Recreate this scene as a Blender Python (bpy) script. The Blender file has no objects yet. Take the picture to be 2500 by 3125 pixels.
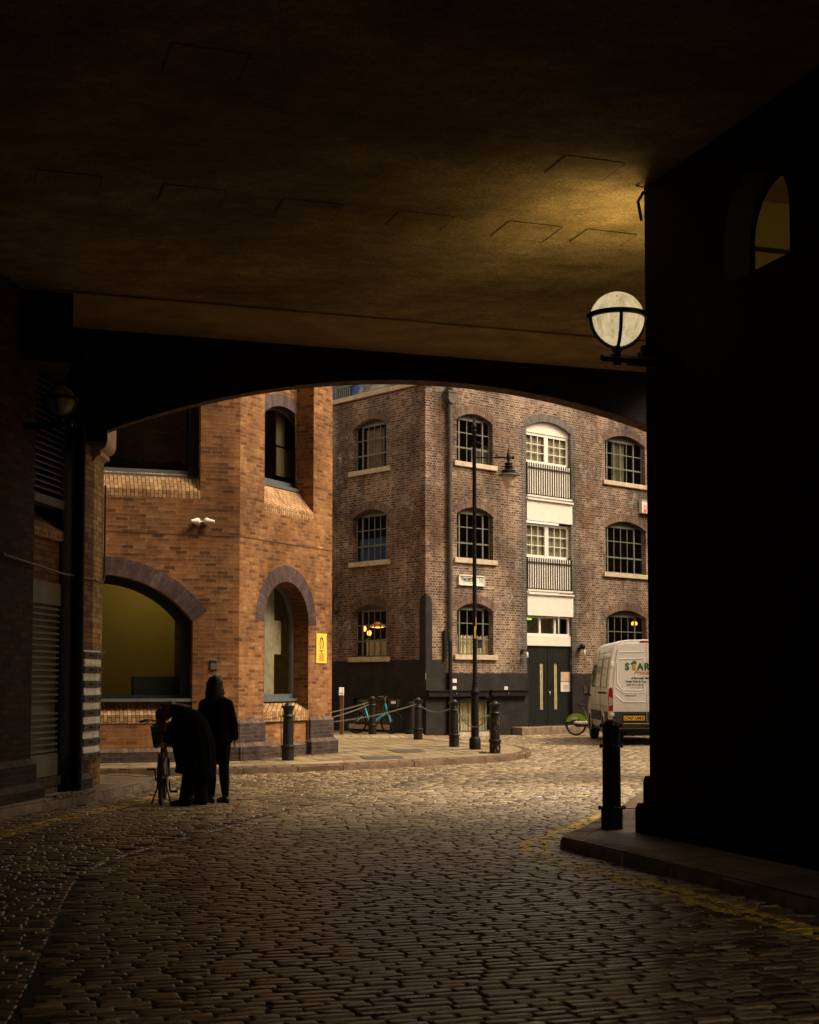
import bpy, bmesh, math, random
import numpy as np
from mathutils import Vector, Matrix
from mathutils.geometry import tessellate_polygon
random.seed(7); RNG = np.random.default_rng(7)
R = math.radians; PI = math.pi
sc = bpy.context.scene; COL = sc.collection

# ------------------------------------------------------------------ camera
F_PX, CX, HOR, CAMZ = 4300.0, 1250.0, 2085.0, 1.6
PIT = math.atan(0.0581); CY = HOR - F_PX*math.tan(PIT)
cam = bpy.data.cameras.new('camera'); camo = bpy.data.objects.new('camera', cam); COL.objects.link(camo)
camo.location = (0, 0, CAMZ); camo.rotation_euler = (PI/2+PIT, 0, 0)
cam.sensor_fit = 'HORIZONTAL'; cam.sensor_width = 36; cam.lens = 36*F_PX/2500
cam.shift_y = (CY-1562.5)/2500; cam.clip_end = 2000
sc.camera = camo

def ray(u, v):                       # photo pixel -> direction, scaled to Y = 1
    a, b = (u-CX)/F_PX, (CY-v)/F_PX
    y = math.cos(PIT)-b*math.sin(PIT); z = math.sin(PIT)+b*math.cos(PIT)
    return Vector((a/y, 1, z/y))
def G(u, v, z=0.0):                  # point of the ground (or of height z) seen at a pixel
    r = ray(u, v); return Vector((0, 0, CAMZ)) + r*((z-CAMZ)/r.z)
def at(u, v, Y):
    return Vector((0, 0, CAMZ)) + ray(u, v)*Y

class Fr:                            # a vertical wall plane: k runs right, n out of the wall, z up
    def __init__(s, O, d, root=(0, 0, 0)):
        s.O = Vector((O[0], O[1], 0)); s.d = Vector((d[0], d[1], 0)).normalized()
        s.n = Vector((s.d.y, -s.d.x, 0)); s.root = Vector(root)
    def __call__(s, p):
        return s.O + s.d*p[0] + s.n*p[1] + Vector((0, 0, p[2])) - s.root
    def hit(s, u, v, n0=0.0):
        r = ray(u, v); o = s.O + s.n*n0 - Vector((0, 0, CAMZ))
        t = s.n.dot(o)/s.n.dot(r); p = Vector((0, 0, CAMZ)) + r*t
        return (p-s.O).dot(s.d), p.z
    def k(s, u, v=2000, n0=0): return s.hit(u, v, n0)[0]
    def z(s, u, v, n0=0): return s.hit(u, v, n0)[1]

# ------------------------------------------------------------------ materials
class NT:
    def __init__(s, name):
        s.m = bpy.data.materials.new(name); s.m.use_nodes = True
        s.t = s.m.node_tree; s.t.nodes.clear()
        s.out = s.add('ShaderNodeOutputMaterial')
    def add(s, typ, ins=None, **kw):
        n = s.t.nodes.new(typ)
        for a, b in kw.items(): setattr(n, a, b)
        for a, b in (ins or {}).items(): s.set(n, a, b)
        return n
    def set(s, n, a, b):
        i = n.inputs[a]
        if isinstance(b, bpy.types.NodeSocket): s.t.links.new(b, i)
        elif isinstance(b, bpy.types.Node): s.t.links.new(b.outputs[0], i)
        else:
            if isinstance(b, (tuple, list)) and len(b) == 3 and i.type == 'RGBA': b = (*b, 1)
            i.default_value = b
    def noise(s, scale, detail=4, rough=.55, vec=None, dim='3D'):
        n = s.add('ShaderNodeTexNoise', {'Scale': scale, 'Detail': detail, 'Roughness': rough}, noise_dimensions=dim)
        if vec is not None: s.set(n, 'Vector', vec)
        return n.outputs['Fac']
    def ramp(s, fac, stops, interp='LINEAR'):
        n = s.add('ShaderNodeValToRGB', {'Fac': fac}); cr = n.color_ramp; cr.interpolation = interp
        while len(cr.elements) < len(stops): cr.elements.new(.5)
        for e, (p, c) in zip(cr.elements, stops):
            e.position = p; e.color = (*c, 1) if isinstance(c, tuple) else (c, c, c, 1)
        return n.outputs['Color']
    def mix(s, fac, a, b, mode='MIX'):
        n = s.add('ShaderNodeMix', data_type='RGBA', blend_type=mode)
        s.set(n, 0, fac); s.set(n, 6, a); s.set(n, 7, b); return n.outputs[2]
    def math(s, op, a, b=0.0):
        n = s.add('ShaderNodeMath', operation=op); s.set(n, 0, a); s.set(n, 1, b); return n.outputs[0]
    def pos(s): return s.add('ShaderNodeNewGeometry').outputs['Position']
    def bump(s, h, strength=.3, dist=.01):
        return s.add('ShaderNodeBump', {'Height': h, 'Strength': strength, 'Distance': dist}).outputs[0]
    def finish(s, color, rough=.8, metal=0.0, normal=None, spec=.4, **kw):
        p = s.add('ShaderNodeBsdfPrincipled', {'Base Color': color, 'Roughness': rough, 'Metallic': metal, 'Specular IOR Level': spec})
        for a, b in kw.items(): s.set(p, a.replace('_', ' '), b)
        if normal is not None: s.set(p, 'Normal', normal)
        s.set(s.out, 'Surface', p); return s.m

def brick(name, stops, mortar, w=.225, h=.075, m=.009, rot=0.0, squash=1.0, stain=None, bias=0.0, wob=.004, bump=.5, rough=.85,
          white=0.0, soot_and_shade=.35, fine=.35, spec=.25, offset=.5):
    t = NT(name); uv = t.add('ShaderNodeTexCoord').outputs['UV']
    if rot:
        uv = t.add('ShaderNodeMapping', {'Vector': uv, 'Rotation': (0, 0, rot)}).outputs[0]
    nz = t.add('ShaderNodeTexNoise', {'Vector': uv, 'Scale': 9.0, 'Detail': 2.0})
    off = t.add('ShaderNodeVectorMath', {0: nz.outputs['Color'], 1: (.5, .5, .5)}, operation='SUBTRACT')
    off = t.add('ShaderNodeVectorMath', {0: off, 'Scale': wob*2.2}, operation='SCALE')
    v = t.add('ShaderNodeVectorMath', {0: uv, 1: off}, operation='ADD')
    b = t.add('ShaderNodeTexBrick', {'Vector': v, 'Color1': (0, 0, 0), 'Color2': (1, 1, 1), 'Mortar': (.5, .5, .5), 'Scale': 1.0,
              'Mortar Size': m, 'Mortar Smooth': .25, 'Bias': bias, 'Brick Width': w, 'Row Height': h}, squash=squash, squash_frequency=2, offset=offset)
    c = t.ramp(b.outputs['Color'], stops)
    pos = t.pos()
    n1 = t.noise(55, 4, .7, pos); c = t.mix(fine, c, t.ramp(n1, [(.3, .25), (.7, 1.0)]), 'MULTIPLY')
    n3 = t.noise(6.5, 5, .65, pos); c = t.mix(.55, c, t.ramp(n3, [(.3, .45), (.62, 1.0)]), 'MULTIPLY')
    mc = t.mix(t.ramp(n3, [(.35, 0.0), (.7, 1.0)]), tuple(x*.55 for x in mortar), mortar)
    c = t.mix(b.outputs['Fac'], c, mc)
    n2 = t.noise(.55, 6, .62, pos)
    st = stain or (.45, .42, .4)
    c = t.mix(t.ramp(n2, [(.42, 0.0), (.6, .85)]), c, t.mix(.999, c, st, 'MULTIPLY'))
    mp6 = t.add('ShaderNodeMapping', {'Vector': pos, 'Scale': (1.3, 1.3, .45), 'Location': (3, 7, 2)}).outputs[0]
    c = t.mix(soot_and_shade, c, t.ramp(t.noise(1.0, 6, .6, mp6), [(.36, .35), (.6, 1.0)]), 'MULTIPLY')
    if white:
        n4 = t.noise(1.1, 7, .7, pos); n5 = t.noise(14, 4, .7, pos)
        wf = t.math('MULTIPLY', t.ramp(n4, [(.56, 0.0), (.72, 1.0)]), t.ramp(n5, [(.4, 0.0), (.62, white)]))
        c = t.mix(wf, c, (.5, .45, .41))
    hgt = t.math('SUBTRACT', t.math('MULTIPLY', n1, .25), b.outputs['Fac'])
    return t.finish(c, rough, 0, t.bump(hgt, bump, .008), spec)

def plain(name, col, rough=.6, metal=0.0, var=.25, scale=6, bump=.15, col2=None, spec=.4, fine=40, **kw):
    t = NT(name); p = t.add('ShaderNodeTexCoord').outputs['Object']
    n = t.noise(scale, 6, .65, p); n2 = t.noise(fine, 3, .6, p)
    c2 = col2 or tuple(x*(1-var) for x in col)
    c = t.mix(t.ramp(n, [(.35, 0.0), (.65, 1.0)]), c2, col)
    r = t.math('ADD', t.math('MULTIPLY', n2, .15), rough-.07)
    return t.finish(c, r, metal, t.bump(n2, bump, .004) if bump else None, spec, **kw)

def emis(name, col, strength, col2=None, scale=8):
    t = NT(name); p = t.add('ShaderNodeTexCoord').outputs['Object']
    c = t.mix(t.ramp(t.noise(scale, 4, .6, p), [(.35, 0.0), (.6, 1.0)]), col2 or col, col)
    return t.finish((.05, .05, .05), .5, 0, None, .4, Emission_Color=c, Emission_Strength=strength)

M = {}
M['orange'] = brick('orange brick', [(0, (.16, .065, .021)), (.2, (.28, .115, .038)), (.5, (.37, .162, .056)), (.8, (.42, .19, .068)), (1, (.49, .245, .095))], (.34, .185, .083), m=.009, stain=(.5, .42, .34), wob=.008, soot_and_shade=.5, fine=.6)
M['orange_slope'] = brick('orange sloped brick', [(0, (.36, .18, .08)), (.5, (.55, .31, .15)), (1, (.66, .4, .21))], (.12, .06, .03), rot=PI/2, m=.008, w=.16, stain=(.6, .6, .42))
M['yellow'] = brick('yellow quoin brick', [(0, (.28, .13, .03)), (.5, (.55, .31, .08)), (1, (.7, .45, .14))], (.3, .2, .09), w=.2, wob=.008)
M['purple'] = brick('purple arch brick', [(0, (.10, .06, .055)), (.5, (.135, .085, .078)), (1, (.17, .11, .1))], (.09, .06, .055), w=.3, h=.075, m=.006, bump=.3)
M['blue'] = brick('dark plinth brick', [(0, (.045, .028, .022)), (.5, (.065, .042, .035)), (1, (.09, .06, .05))], (.13, .09, .07), m=.007)
M['blue_cap'] = brick('plinth capping brick', [(0, (.10, .065, .05)), (.5, (.15, .1, .078)), (1, (.19, .13, .1))], (.06, .04, .03), rot=PI/2, w=.3, h=.11, m=.006)
M['brown'] = brick('old brown brick', [(0, (.09, .046, .034)), (.35, (.17, .092, .068)), (.7, (.27, .155, .112)), (1, (.44, .28, .2))], (.5, .385, .28), m=.013, squash=.5, stain=(.4, .31, .22), white=.9, soot_and_shade=.85, wob=.011)
M['bluegrey'] = brick('blue grey quoin brick', [(0, (.05, .05, .055)), (.5, (.09, .085, .09)), (1, (.14, .125, .12))], (.33, .26, .2), m=.011, squash=.5)
M['gauged'] = brick('brown arch brick', [(0, (.2, .12, .085)), (.5, (.27, .17, .12)), (1, (.34, .22, .165))], (.06, .04, .03), w=.34, h=.065, m=.007)
M['gauged_grey'] = brick('grey arch brick', [(0, (.1, .09, .09)), (.5, (.15, .135, .135)), (1, (.15, .135, .13))], (.28, .23, .19), w=.34, h=.07, m=.009)
M['dark'] = brick('sooty brick', [(0, (.014, .0065, .004)), (.5, (.026, .0125, .007)), (1, (.04, .02, .011))], (.03, .018, .011), stain=(.5, .5, .5))  # dark colour puts the shade of the passage into the brick
M['soot'] = brick('black soot brick', [(0, (.005, .003, .002)), (1, (.012, .007, .005))], (.01, .006, .004))  # near-black colour stands in for the shade on unlit walls
M['soffit'] = brick('arch soffit brick', [(0, (.07, .035, .015)), (.5, (.13, .07, .03)), (1, (.19, .11, .05))], (.03, .018, .009), w=.22, h=.075)
M['leftbrick'] = brick('sooted orange brick', [(0, (.11, .045, .018)), (.4, (.24, .1, .038)), (1, (.38, .18, .075))], (.09, .045, .02), m=.007)  # darker and browner than the plain orange brick
M['leftbrick_sooty'] = brick('heavily sooted brick', [(0, (.03, .012, .006)), (.5, (.07, .03, .012)), (1, (.12, .055, .022))], (.03, .015, .008), m=.007, soot_and_shade=.8)  # darker copy of leftbrick, shade of the near wall put into its colour
M['pale_brick'] = brick('pale painted brick', [(0, (.25, .2, .14)), (1, (.4, .33, .24))], (.14, .11, .08), w=.3, h=.1)
M['plinth_black'] = plain('black painted render', (.026, .021, .018), .7, spec=.25, var=.4, scale=2.2, bump=.7, col2=(.011, .009, .008), fine=60)
M['white'] = plain('white painted wood', (.72, .66, .58), .5, var=.1, bump=.05)
M['stone'] = plain('pale stone sill', (.55, .44, .31), .8, col2=(.38, .28, .19), scale=5, bump=.4)
M['corbel'] = plain('sandstone', (.5, .33, .17), .8, col2=(.4, .25, .12), bump=.5)
M['steel'] = plain('grey green steel', (.15, .155, .12), .5, var=.25, bump=.05)
M['alu'] = plain('grey metal sill', (.14, .15, .155), .4, .3, var=.2, bump=.05)
M['blackmetal'] = plain('black metal', (.006, .006, .006), .5, spec=.3, var=.3, bump=.1)
M['iron'] = plain('black painted cast iron', (.014, .009, .007), .48, spec=.35, var=.5, scale=14, bump=.4, fine=60)
M['post'] = plain('black post', (.008, .006, .005), .6, spec=.2, var=.3)
M['pipe'] = plain('brown grey iron pipe', (.095, .075, .06), .5, var=.4, bump=.2)
M['chain'] = plain('dull steel chain', (.16, .13, .1), .5, .5, var=.4)
M['doorblack'] = plain('dark green door', (.013, .015, .012), .45, var=.35, scale=3, bump=.1)
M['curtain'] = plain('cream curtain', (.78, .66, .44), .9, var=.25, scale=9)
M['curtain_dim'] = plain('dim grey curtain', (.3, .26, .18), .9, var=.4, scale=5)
M['room'] = plain('dark room', (.028, .02, .013), .9, var=.3)
M['room_red'] = plain('dark red room', (.05, .015, .008), .9, var=.4)
M['room_blue'] = plain('blue blind', (.06, .11, .3), .8, var=.25)
M['room_yellow'] = plain('ochre office wall', (.34, .26, .07), .9, var=.08, bump=.05)
M['slate'] = brick('slate roof', [(0, (.13, .115, .10)), (.5, (.2, .18, .155)), (1, (.28, .25, .21))], (.05, .045, .04), w=.35, h=.22, m=.006)
M['granite'] = plain('granite kerb', (.3, .21, .14), .75, col2=(.13, .09, .055), scale=4, bump=.9, fine=30)
M['granite_red'] = plain('red granite kerb', (.15, .085, .045), .8, col2=(.06, .034, .018), scale=5, bump=.9, fine=30)
M['yellowsign'] = plain('yellow sign plate', (.82, .55, .08), .45, var=.06, bump=0)
M['ink'] = plain('black ink', (.012, .008, .008), .5, var=0, bump=0)
M['ink_grey'] = plain('grey ink', (.16, .15, .13), .5, var=0, bump=0)
M['ink_brown'] = plain('olive ink', (.28, .17, .02), .5, var=0, bump=0)
M['red'] = plain('red lettering', (.5, .01, .01), .4, var=0, bump=0)
M['bronze'] = plain('bronze post', (.17, .1, .05), .45, .3, var=.25)
M['paper'] = plain('white paper', (.68, .62, .58), .7, var=.08)
M['beige'] = plain('beige paper', (.55, .37, .24), .7, var=.15)
M['shutter'] = plain('grey roller shutter', (.2, .18, .135), .45, .2, var=.3, scale=3)
M['conduit'] = plain('grimy conduit', (.11, .055, .03), .6, var=.3)
M['cream'] = plain('white striped paint', (.85, .78, .66), .7, var=.2, scale=9, bump=.5)
M['stripe'] = plain('grey iron band', (.045, .04, .036), .5, var=.3, scale=9, bump=.3)
M['skin'] = plain('skin', (.35, .2, .14), .6, var=.1)
M['hair_dark'] = plain('dark brown hair', (.009, .005, .0035), .5, var=.4, scale=30)
M['hair_red'] = plain('auburn hair', (.09, .026, .01), .5, var=.5, scale=30)
M['coat'] = plain('black wool coat', (.004, .0033, .003), .95, spec=.1, var=.3, scale=9, bump=.3)
M['jacket'] = plain('black jacket', (.004, .0034, .003), .9, spec=.1, var=.3)
M['trousers'] = plain('black trousers', (.006, .005, .005), .95, spec=.1, var=.3)
M['boots'] = plain('black leather', (.01, .006, .005), .4, var=.2)
M['rubber'] = plain('black rubber', (.012, .011, .01), .8, var=.3)
M['chrome'] = plain('scuffed chrome', (.5, .46, .4), .25, .9, var=.2)
M['teal'] = plain('turquoise paint', (.05, .5, .62), .4, var=.1, bump=0)
M['dark_lime'] = plain('dark green plastic', (.05, .085, .012), .5, var=.2, bump=0)
M['lime'] = plain('lime green paint', (.15, .22, .012), .4, var=.1, bump=0)
M['litter'] = plain('white litter', (.7, .66, .6), .8)
M['moss'] = plain('moss', (.1, .1, .02), .95, col2=(.04, .05, .012), bump=1)
M['leaf'] = plain('dry leaf litter', (.13, .06, .025), .95, var=.5, bump=1)

# van paint with road dirt rising from the bottom edge (real dirt, a feature of the thing)
def van_mat():
    t = NT('dirty white van paint'); p = t.add('ShaderNodeTexCoord').outputs['Object']
    z = t.add('ShaderNodeSeparateXYZ', {0: p}).outputs['Z']
    n = t.noise(5, 6, .65, p)
    f = t.math('ADD', t.math('MULTIPLY', z, -.8), t.math('MULTIPLY', n, .9))
    f = t.ramp(f, [(0.0, .05), (.35, .9)])
    z2 = t.math('ADD', t.math('MULTIPLY', z, .55), 0.0)
    d = t.ramp(t.math('ADD', t.math('MULTIPLY', n, .5), z2), [(.5, 1.0), (1.15, .0)])
    c = t.mix(t.math('MULTIPLY', d, .7), (.76, .73, .68), (.26, .19, .13))
    n2 = t.noise(2.5, 7, .7, p); c = t.mix(t.ramp(n2, [(.55, 0.0), (.8, .3)]), c, (.42, .35, .27))
    return t.finish(c, t.ramp(n, [(.3, .3), (.7, .5)]), 0, None, .5, Coat_Weight=.15)
M['van'] = van_mat()
M['van_black'] = plain('grimy black plastic', (.035, .03, .025), .6, var=.4, col2=(.018, .015, .013))
M['plate'] = plain('yellow number plate', (.75, .42, .02), .35, var=.04, bump=0)
M['lamp_red'] = plain('red lamp lens', (.3, .008, .008), .15, var=.2, bump=0)
M['lamp_clear'] = plain('clear lamp lens', (.4, .3, .27), .15, var=.3, bump=0)
M['green_ink'] = plain('green lettering', (.035, .11, .03), .45, var=0, bump=0)
M['orange_ink'] = plain('orange lettering', (.55, .2, .06), .45, var=0, bump=0)
M['pine_ink'] = plain('pineapple yellow', (.62, .33, .03), .45, var=.1, bump=0)

def glass(name, tint=(.9, .9, .85), rough=.02, refl=1.5):
    t = NT(name)
    lw = t.add('ShaderNodeLayerWeight', {'Blend': .5}).outputs['Facing']     # Schlick, the same from both sides
    fr = t.math('ADD', (refl-1)**2/(refl+1)**2, t.math('MULTIPLY', t.math('POWER', lw, 5.0), .9))
    tr = t.add('ShaderNodeBsdfTransparent', {'Color': tint}); gl = t.add('ShaderNodeBsdfGlossy', {'Roughness': rough})
    b = t.bump(t.noise(1.6, 2, .5, t.pos()), .12, .05); t.set(gl, 'Normal', b)
    t.set(t.out, 'Surface', t.add('ShaderNodeMixShader', {0: fr, 1: tr, 2: gl})); return t.m
M['glass'] = glass('window glass')
M['glass_dark'] = glass('dark window glass', (.35, .35, .3), .02, 1.7)

def globe_mat(name, col, strength):
    t = NT(name); p = t.add('ShaderNodeTexCoord').outputs['Object']
    mp = t.add('ShaderNodeMapping', {'Vector': p, 'Scale': (5, 5, 1.2)})
    n = t.noise(3, 7, .7, mp.outputs[0]); n2 = t.noise(22, 2, .5, p)
    z = t.add('ShaderNodeSeparateXYZ', {0: p}).outputs['Z']
    c = t.mix(t.ramp(n, [(.4, 0.0), (.7, .9)]), col, (.5, .38, .14))
    c = t.mix(t.ramp(n2, [(.68, 0.0), (.74, .7)]), c, (.12, .08, .03))
    return t.finish(c, .35, 0, None, .4, Emission_Color=c, Emission_Strength=strength)
M['globe'] = globe_mat('lit frosted globe', (1, .79, .46), .26)
M['globe_off'] = globe_mat('grimy frosted globe', (.14, .09, .045), 0.0)
M['bulb'] = emis('warm bulb', (1, .42, .07), 2.2, (1, .32, .05))
M['amber'] = emis('amber lamp', (1, .28, .02), 2.2, (1, .2, .02))
M['amber_dim'] = emis('amber glow shade', (1, .35, .06), .22, (.5, .1, .01), 20)
M['exit'] = emis('green exit light', (.35, .8, .1), .6)
M['lantern_glass'] = plain('frosted lantern glass', (.8, .7, .56), .2, var=.15, bump=0)
M['strip'] = emis('office lamp', (1, .8, .35), 6.5)
M['strip2'] = emis('stair lamp', (1, .75, .25), 22.0)
M['railing'] = plain('dark railing', (.03, .024, .018), .5, var=.3)

def concrete_mat():
    t = NT('board marked concrete'); pos = t.pos()
    mp = t.add('ShaderNodeMapping', {'Vector': pos, 'Rotation': (0, 0, R(-18.6)), 'Scale': (1, 1.5, 1)})
    n = t.noise(.5, 7, .62, mp.outputs[0]); n2 = t.noise(4, 6, .7, mp.outputs[0]); n3 = t.noise(38, 3, .6, pos)
    c = t.ramp(n, [(.3, (.1, .068, .026)), (.55, (.22, .155, .066)), (.75, (.34, .25, .115))])
    c = t.mix(.6, c, t.ramp(n2, [(.3, .45), (.65, 1.0)]), 'MULTIPLY')
    c = t.mix(.75, c, t.ramp(n3, [(.3, .35), (.6, 1.0)]), 'MULTIPLY')
    return t.finish(c, .9, 0, t.bump(n3, .5, .01), .1)
M['concrete'] = concrete_mat()
def concrete_band():
    t = NT('pitted concrete edge'); pos = t.pos()
    v = t.add('ShaderNodeTexVoronoi', {'Vector': pos, 'Scale': 5.0})
    n = t.noise(2, 6, .65, pos)
    c = t.ramp(n, [(.3, (.13, .088, .036)), (.7, (.24, .16, .07))])
    c = t.mix(t.ramp(v.outputs['Distance'], [(.05, .85), (.1, 0.0)]), c, (.04, .02, .01))
    return t.finish(c, .9, 0, t.bump(n, .3, .01), .1)
M['concrete_band'] = concrete_band()

def sett_mat():
    t = NT('worn stone setts'); pos = t.pos()
    rnd = t.add('ShaderNodeNewGeometry').outputs['Random Per Island']
    c = t.ramp(rnd, [(0, (.1, .066, .034)), (.3, (.24, .165, .088)), (.7, (.39, .275, .15)), (.92, (.5, .365, .205)), (1, (.64, .48, .28))])
    n = t.noise(28, 5, .7, pos); c = t.mix(.7, c, t.ramp(n, [(.3, .45), (.65, 1.0)]), 'MULTIPLY')
    n2 = t.noise(.35, 5, .6, pos); c = t.mix(t.ramp(n2, [(.4, 0.0), (.65, .55)]), c, t.mix(1.0, c, (.55, .52, .45), 'MULTIPLY'))
    r = t.math('ADD', t.math('MULTIPLY', n, .25), t.math('ADD', t.math('MULTIPLY', rnd, .16), .16))
    return t.finish(c, r, 0, t.bump(n, .5, .003), .6)
M['sett'] = sett_mat()
M['seam'] = plain('grimy joint', (.05, .033, .014), .9)
M['mud'] = plain('joint dirt', (.075, .054, .032), .85, var=.4, scale=9, bump=.8)
def paint_mat():
    t = NT('worn yellow road paint'); pos = t.pos(); n = t.noise(9, 6, .7, pos); n2 = t.noise(60, 3, .6, pos)
    c = t.mix(t.ramp(n, [(.45, 0.0), (.62, 1.0)]), (.95, .62, .06), (.5, .33, .08))
    return t.finish(c, .6, 0, t.bump(n2, .3, .003), .4)
M['paint'] = paint_mat()
def paving(name, stops, joint, w, h, m, rot, moss=.0, wob=.01):
    t = NT(name); pos = t.pos()
    mp = t.add('ShaderNodeMapping', {'Vector': pos, 'Rotation': (0, 0, rot)}).outputs[0]
    nz = t.add('ShaderNodeTexNoise', {'Vector': pos, 'Scale': 4.0}); off = t.add('ShaderNodeVectorMath', {0: nz.outputs['Color'], 'Scale': wob}, operation='SCALE')
    v = t.add('ShaderNodeVectorMath', {0: mp, 1: off}, operation='ADD')
    b = t.add('ShaderNodeTexBrick', {'Vector': v, 'Color1': (0, 0, 0), 'Color2': (1, 1, 1), 'Mortar': (.5, .5, .5), 'Scale': 1.0,
              'Mortar Size': m, 'Mortar Smooth': .3, 'Brick Width': w, 'Row Height': h})
    c = t.ramp(b.outputs['Color'], stops); n = t.noise(30, 5, .7, pos); c = t.mix(.4, c, t.ramp(n, [(.3, .5), (.65, 1.0)]), 'MULTIPLY')
    n2 = t.noise(1.3, 6, .6, pos); c = t.mix(t.ramp(n2, [(.4, 0.0), (.65, .6)]), c, t.mix(1.0, c, (.6, .55, .4), 'MULTIPLY'))
    c = t.mix(b.outputs['Fac'], c, joint)
    if moss: c = t.mix(t.math('MULTIPLY', t.ramp(t.noise(1.1, 7, .7, pos), [(.48, 0.0), (.62, 1.0)]), moss), c, (.2, .165, .045))
    h_ = t.math('SUBTRACT', t.math('MULTIPLY', n, .3), b.outputs['Fac'])
    return t.finish(c, .6, 0, t.bump(h_, .6, .012), .4)
M['slab'] = paving('stone flags', [(0, (.16, .11, .075)), (.5, (.26, .185, .125)), (1, (.34, .25, .17))], (.03, .022, .015), .9, .62, .012, R(-20), .25)
M['slab_edge'] = paving('pale stone flags', [(0, (.22, .155, .1)), (.5, (.3, .215, .14)), (1, (.38, .28, .19))], (.05, .038, .025), 1.1, 2.0, .012, R(-5), .5)
M['block'] = paving('small block paving', [(0, (.17, .115, .065)), (.5, (.31, .22, .13)), (1, (.45, .34, .2))], (.045, .033, .018), .46, .3, .035, R(24), .38)
M['ground'] = plain('dirt ground', (.06, .045, .03), .95)

# ------------------------------------------------------------------ mesh builder
class MB:
    def __init__(s, xf=None): s.v = []; s.f = []; s.uv = {}; s.xf = xf
    def p(s, q):
        q = s.xf(q) if s.xf else Vector(q)
        s.v.append((q[0], q[1], q[2])); return len(s.v)-1
    def face(s, pts, uv=None):
        ids = [s.p(q) for q in pts]; s.f.append(ids)
        if uv: s.uv[len(s.f)-1] = uv
    def box(s, a0, a1, b0, b1, c0, c1):
        i = [s.p((a, b, c)) for a in (a0, a1) for b in (b0, b1) for c in (c0, c1)]
        for q in ((0, 1, 3, 2), (4, 6, 7, 5), (0, 4, 5, 1), (2, 3, 7, 6), (0, 2, 6, 4), (1, 5, 7, 3)): s.f.append([i[j] for j in q])
    def prism(s, poly, n0, n1, cap0=True, cap1=True):       # poly of (k, z), swept along n
        tri = tessellate_polygon([[Vector((a, b, 0)) for a, b in poly]])
        A = [s.p((a, n0, b)) for a, b in poly]; B = [s.p((a, n1, b)) for a, b in poly]; N = len(poly)
        for i in range(N): s.f.append([A[i], A[(i+1) % N], B[(i+1) % N], B[i]])
        for t in tri:
            if cap0: s.f.append([A[j] for j in t])
            if cap1: s.f.append([B[j] for j in t])
    def hprism(s, poly, z0, z1):                             # poly of (x, y), swept along z
        tri = tessellate_polygon([[Vector((a, b, 0)) for a, b in poly]])
        A = [s.p((a, b, z0)) for a, b in poly]; B = [s.p((a, b, z1)) for a, b in poly]; N = len(poly)
        for i in range(N): s.f.append([A[i], A[(i+1) % N], B[(i+1) % N], B[i]])
        for t in tri: s.f.append([A[j] for j in t]); s.f.append([B[j] for j in t])
    def wall(s, k0, k1, z0, z1, holes=(), depth=.2, n=0.0):  # flat wall with arched or plain openings and their reveals
        outer = [(k0, z0), (k1, z0), (k1, z1), (k0, z1)]
        loops = [outer]+[list(h) for h in holes]; flat = [q for l in loops for q in l]
        tri = tessellate_polygon([[Vector((a, b, 0)) for a, b in l] for l in loops])
        ids = [s.p((a, n, b)) for a, b in flat]
        for t in tri: s.f.append([ids[j] for j in t])
        for h in holes:
            N = len(h)
            for i in range(N):
                a, b = h[i], h[(i+1) % N]; s.face([(a[0], n, a[1]), (b[0], n, b[1]), (b[0], n-depth, b[1]), (a[0], n-depth, a[1])])
    def poly(s, pts, n):
        for t in tessellate_polygon([[Vector((a, b, 0)) for a, b in pts]]): s.face([(pts[j][0], n, pts[j][1]) for j in t])
    def lathe(s, prof, c=(0, 0, 0), seg=24, axis='z'):
        rings = []
        for r, h in prof:
            ring = []
            for i in range(seg):
                a = 2*PI*i/seg; x, y = r*math.cos(a), r*math.sin(a)
                q = {'z': (c[0]+x, c[1]+y, c[2]+h), 'y': (c[0]+x, c[1]+h, c[2]+y), 'x': (c[0]+h, c[1]+x, c[2]+y)}[axis]
                ring.append(s.p(q))
            rings.append(ring)
        for A, B in zip(rings, rings[1:]):
            for i in range(seg): s.f.append([A[i], A[(i+1) % seg], B[(i+1) % seg], B[i]])
        s.f.append(rings[0][::-1]); s.f.append(rings[-1])
    def sphere(s, c, r, seg=20, rg=12, sc_=(1, 1, 1)):
        prof = [(max(1e-4, math.sin(PI*i/rg)), -math.cos(PI*i/rg)) for i in range(rg+1)]
        rings = []
        for a, h in prof:
            rings.append([s.p((c[0]+r*sc_[0]*a*math.cos(2*PI*i/seg), c[1]+r*sc_[1]*a*math.sin(2*PI*i/seg), c[2]+r*sc_[2]*h)) for i in range(seg)])
        for A, B in zip(rings, rings[1:]):
            for i in range(seg): s.f.append([A[i], A[(i+1) % seg], B[(i+1) % seg], B[i]])
    def tube(s, pts, r, seg=8, caps=True):
        P = [Vector(q) for q in pts]; N = len(P); rs = r if isinstance(r, (list, tuple)) else [r]*N
        up = None; rings = []
        for i in range(N):
            d = (P[min(i+1, N-1)]-P[max(i-1, 0)]).normalized()
            if up is None: up = d.cross(Vector((0.31, .17, .93))).normalized() if abs(d.z) < .9 else d.cross(Vector((1, .1, 0))).normalized()
            else: up = (up-d*up.dot(d)).normalized()
            w = d.cross(up)
            rings.append([s.p(P[i]+(up*math.cos(2*PI*j/seg)+w*math.sin(2*PI*j/seg))*rs[i]) for j in range(seg)])
        for A, B in zip(rings, rings[1:]):
            for j in range(seg): s.f.append([A[j], A[(j+1) % seg], B[(j+1) % seg], B[j]])
        if caps: s.f.append(rings[0][::-1]); s.f.append(rings[-1])
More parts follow.
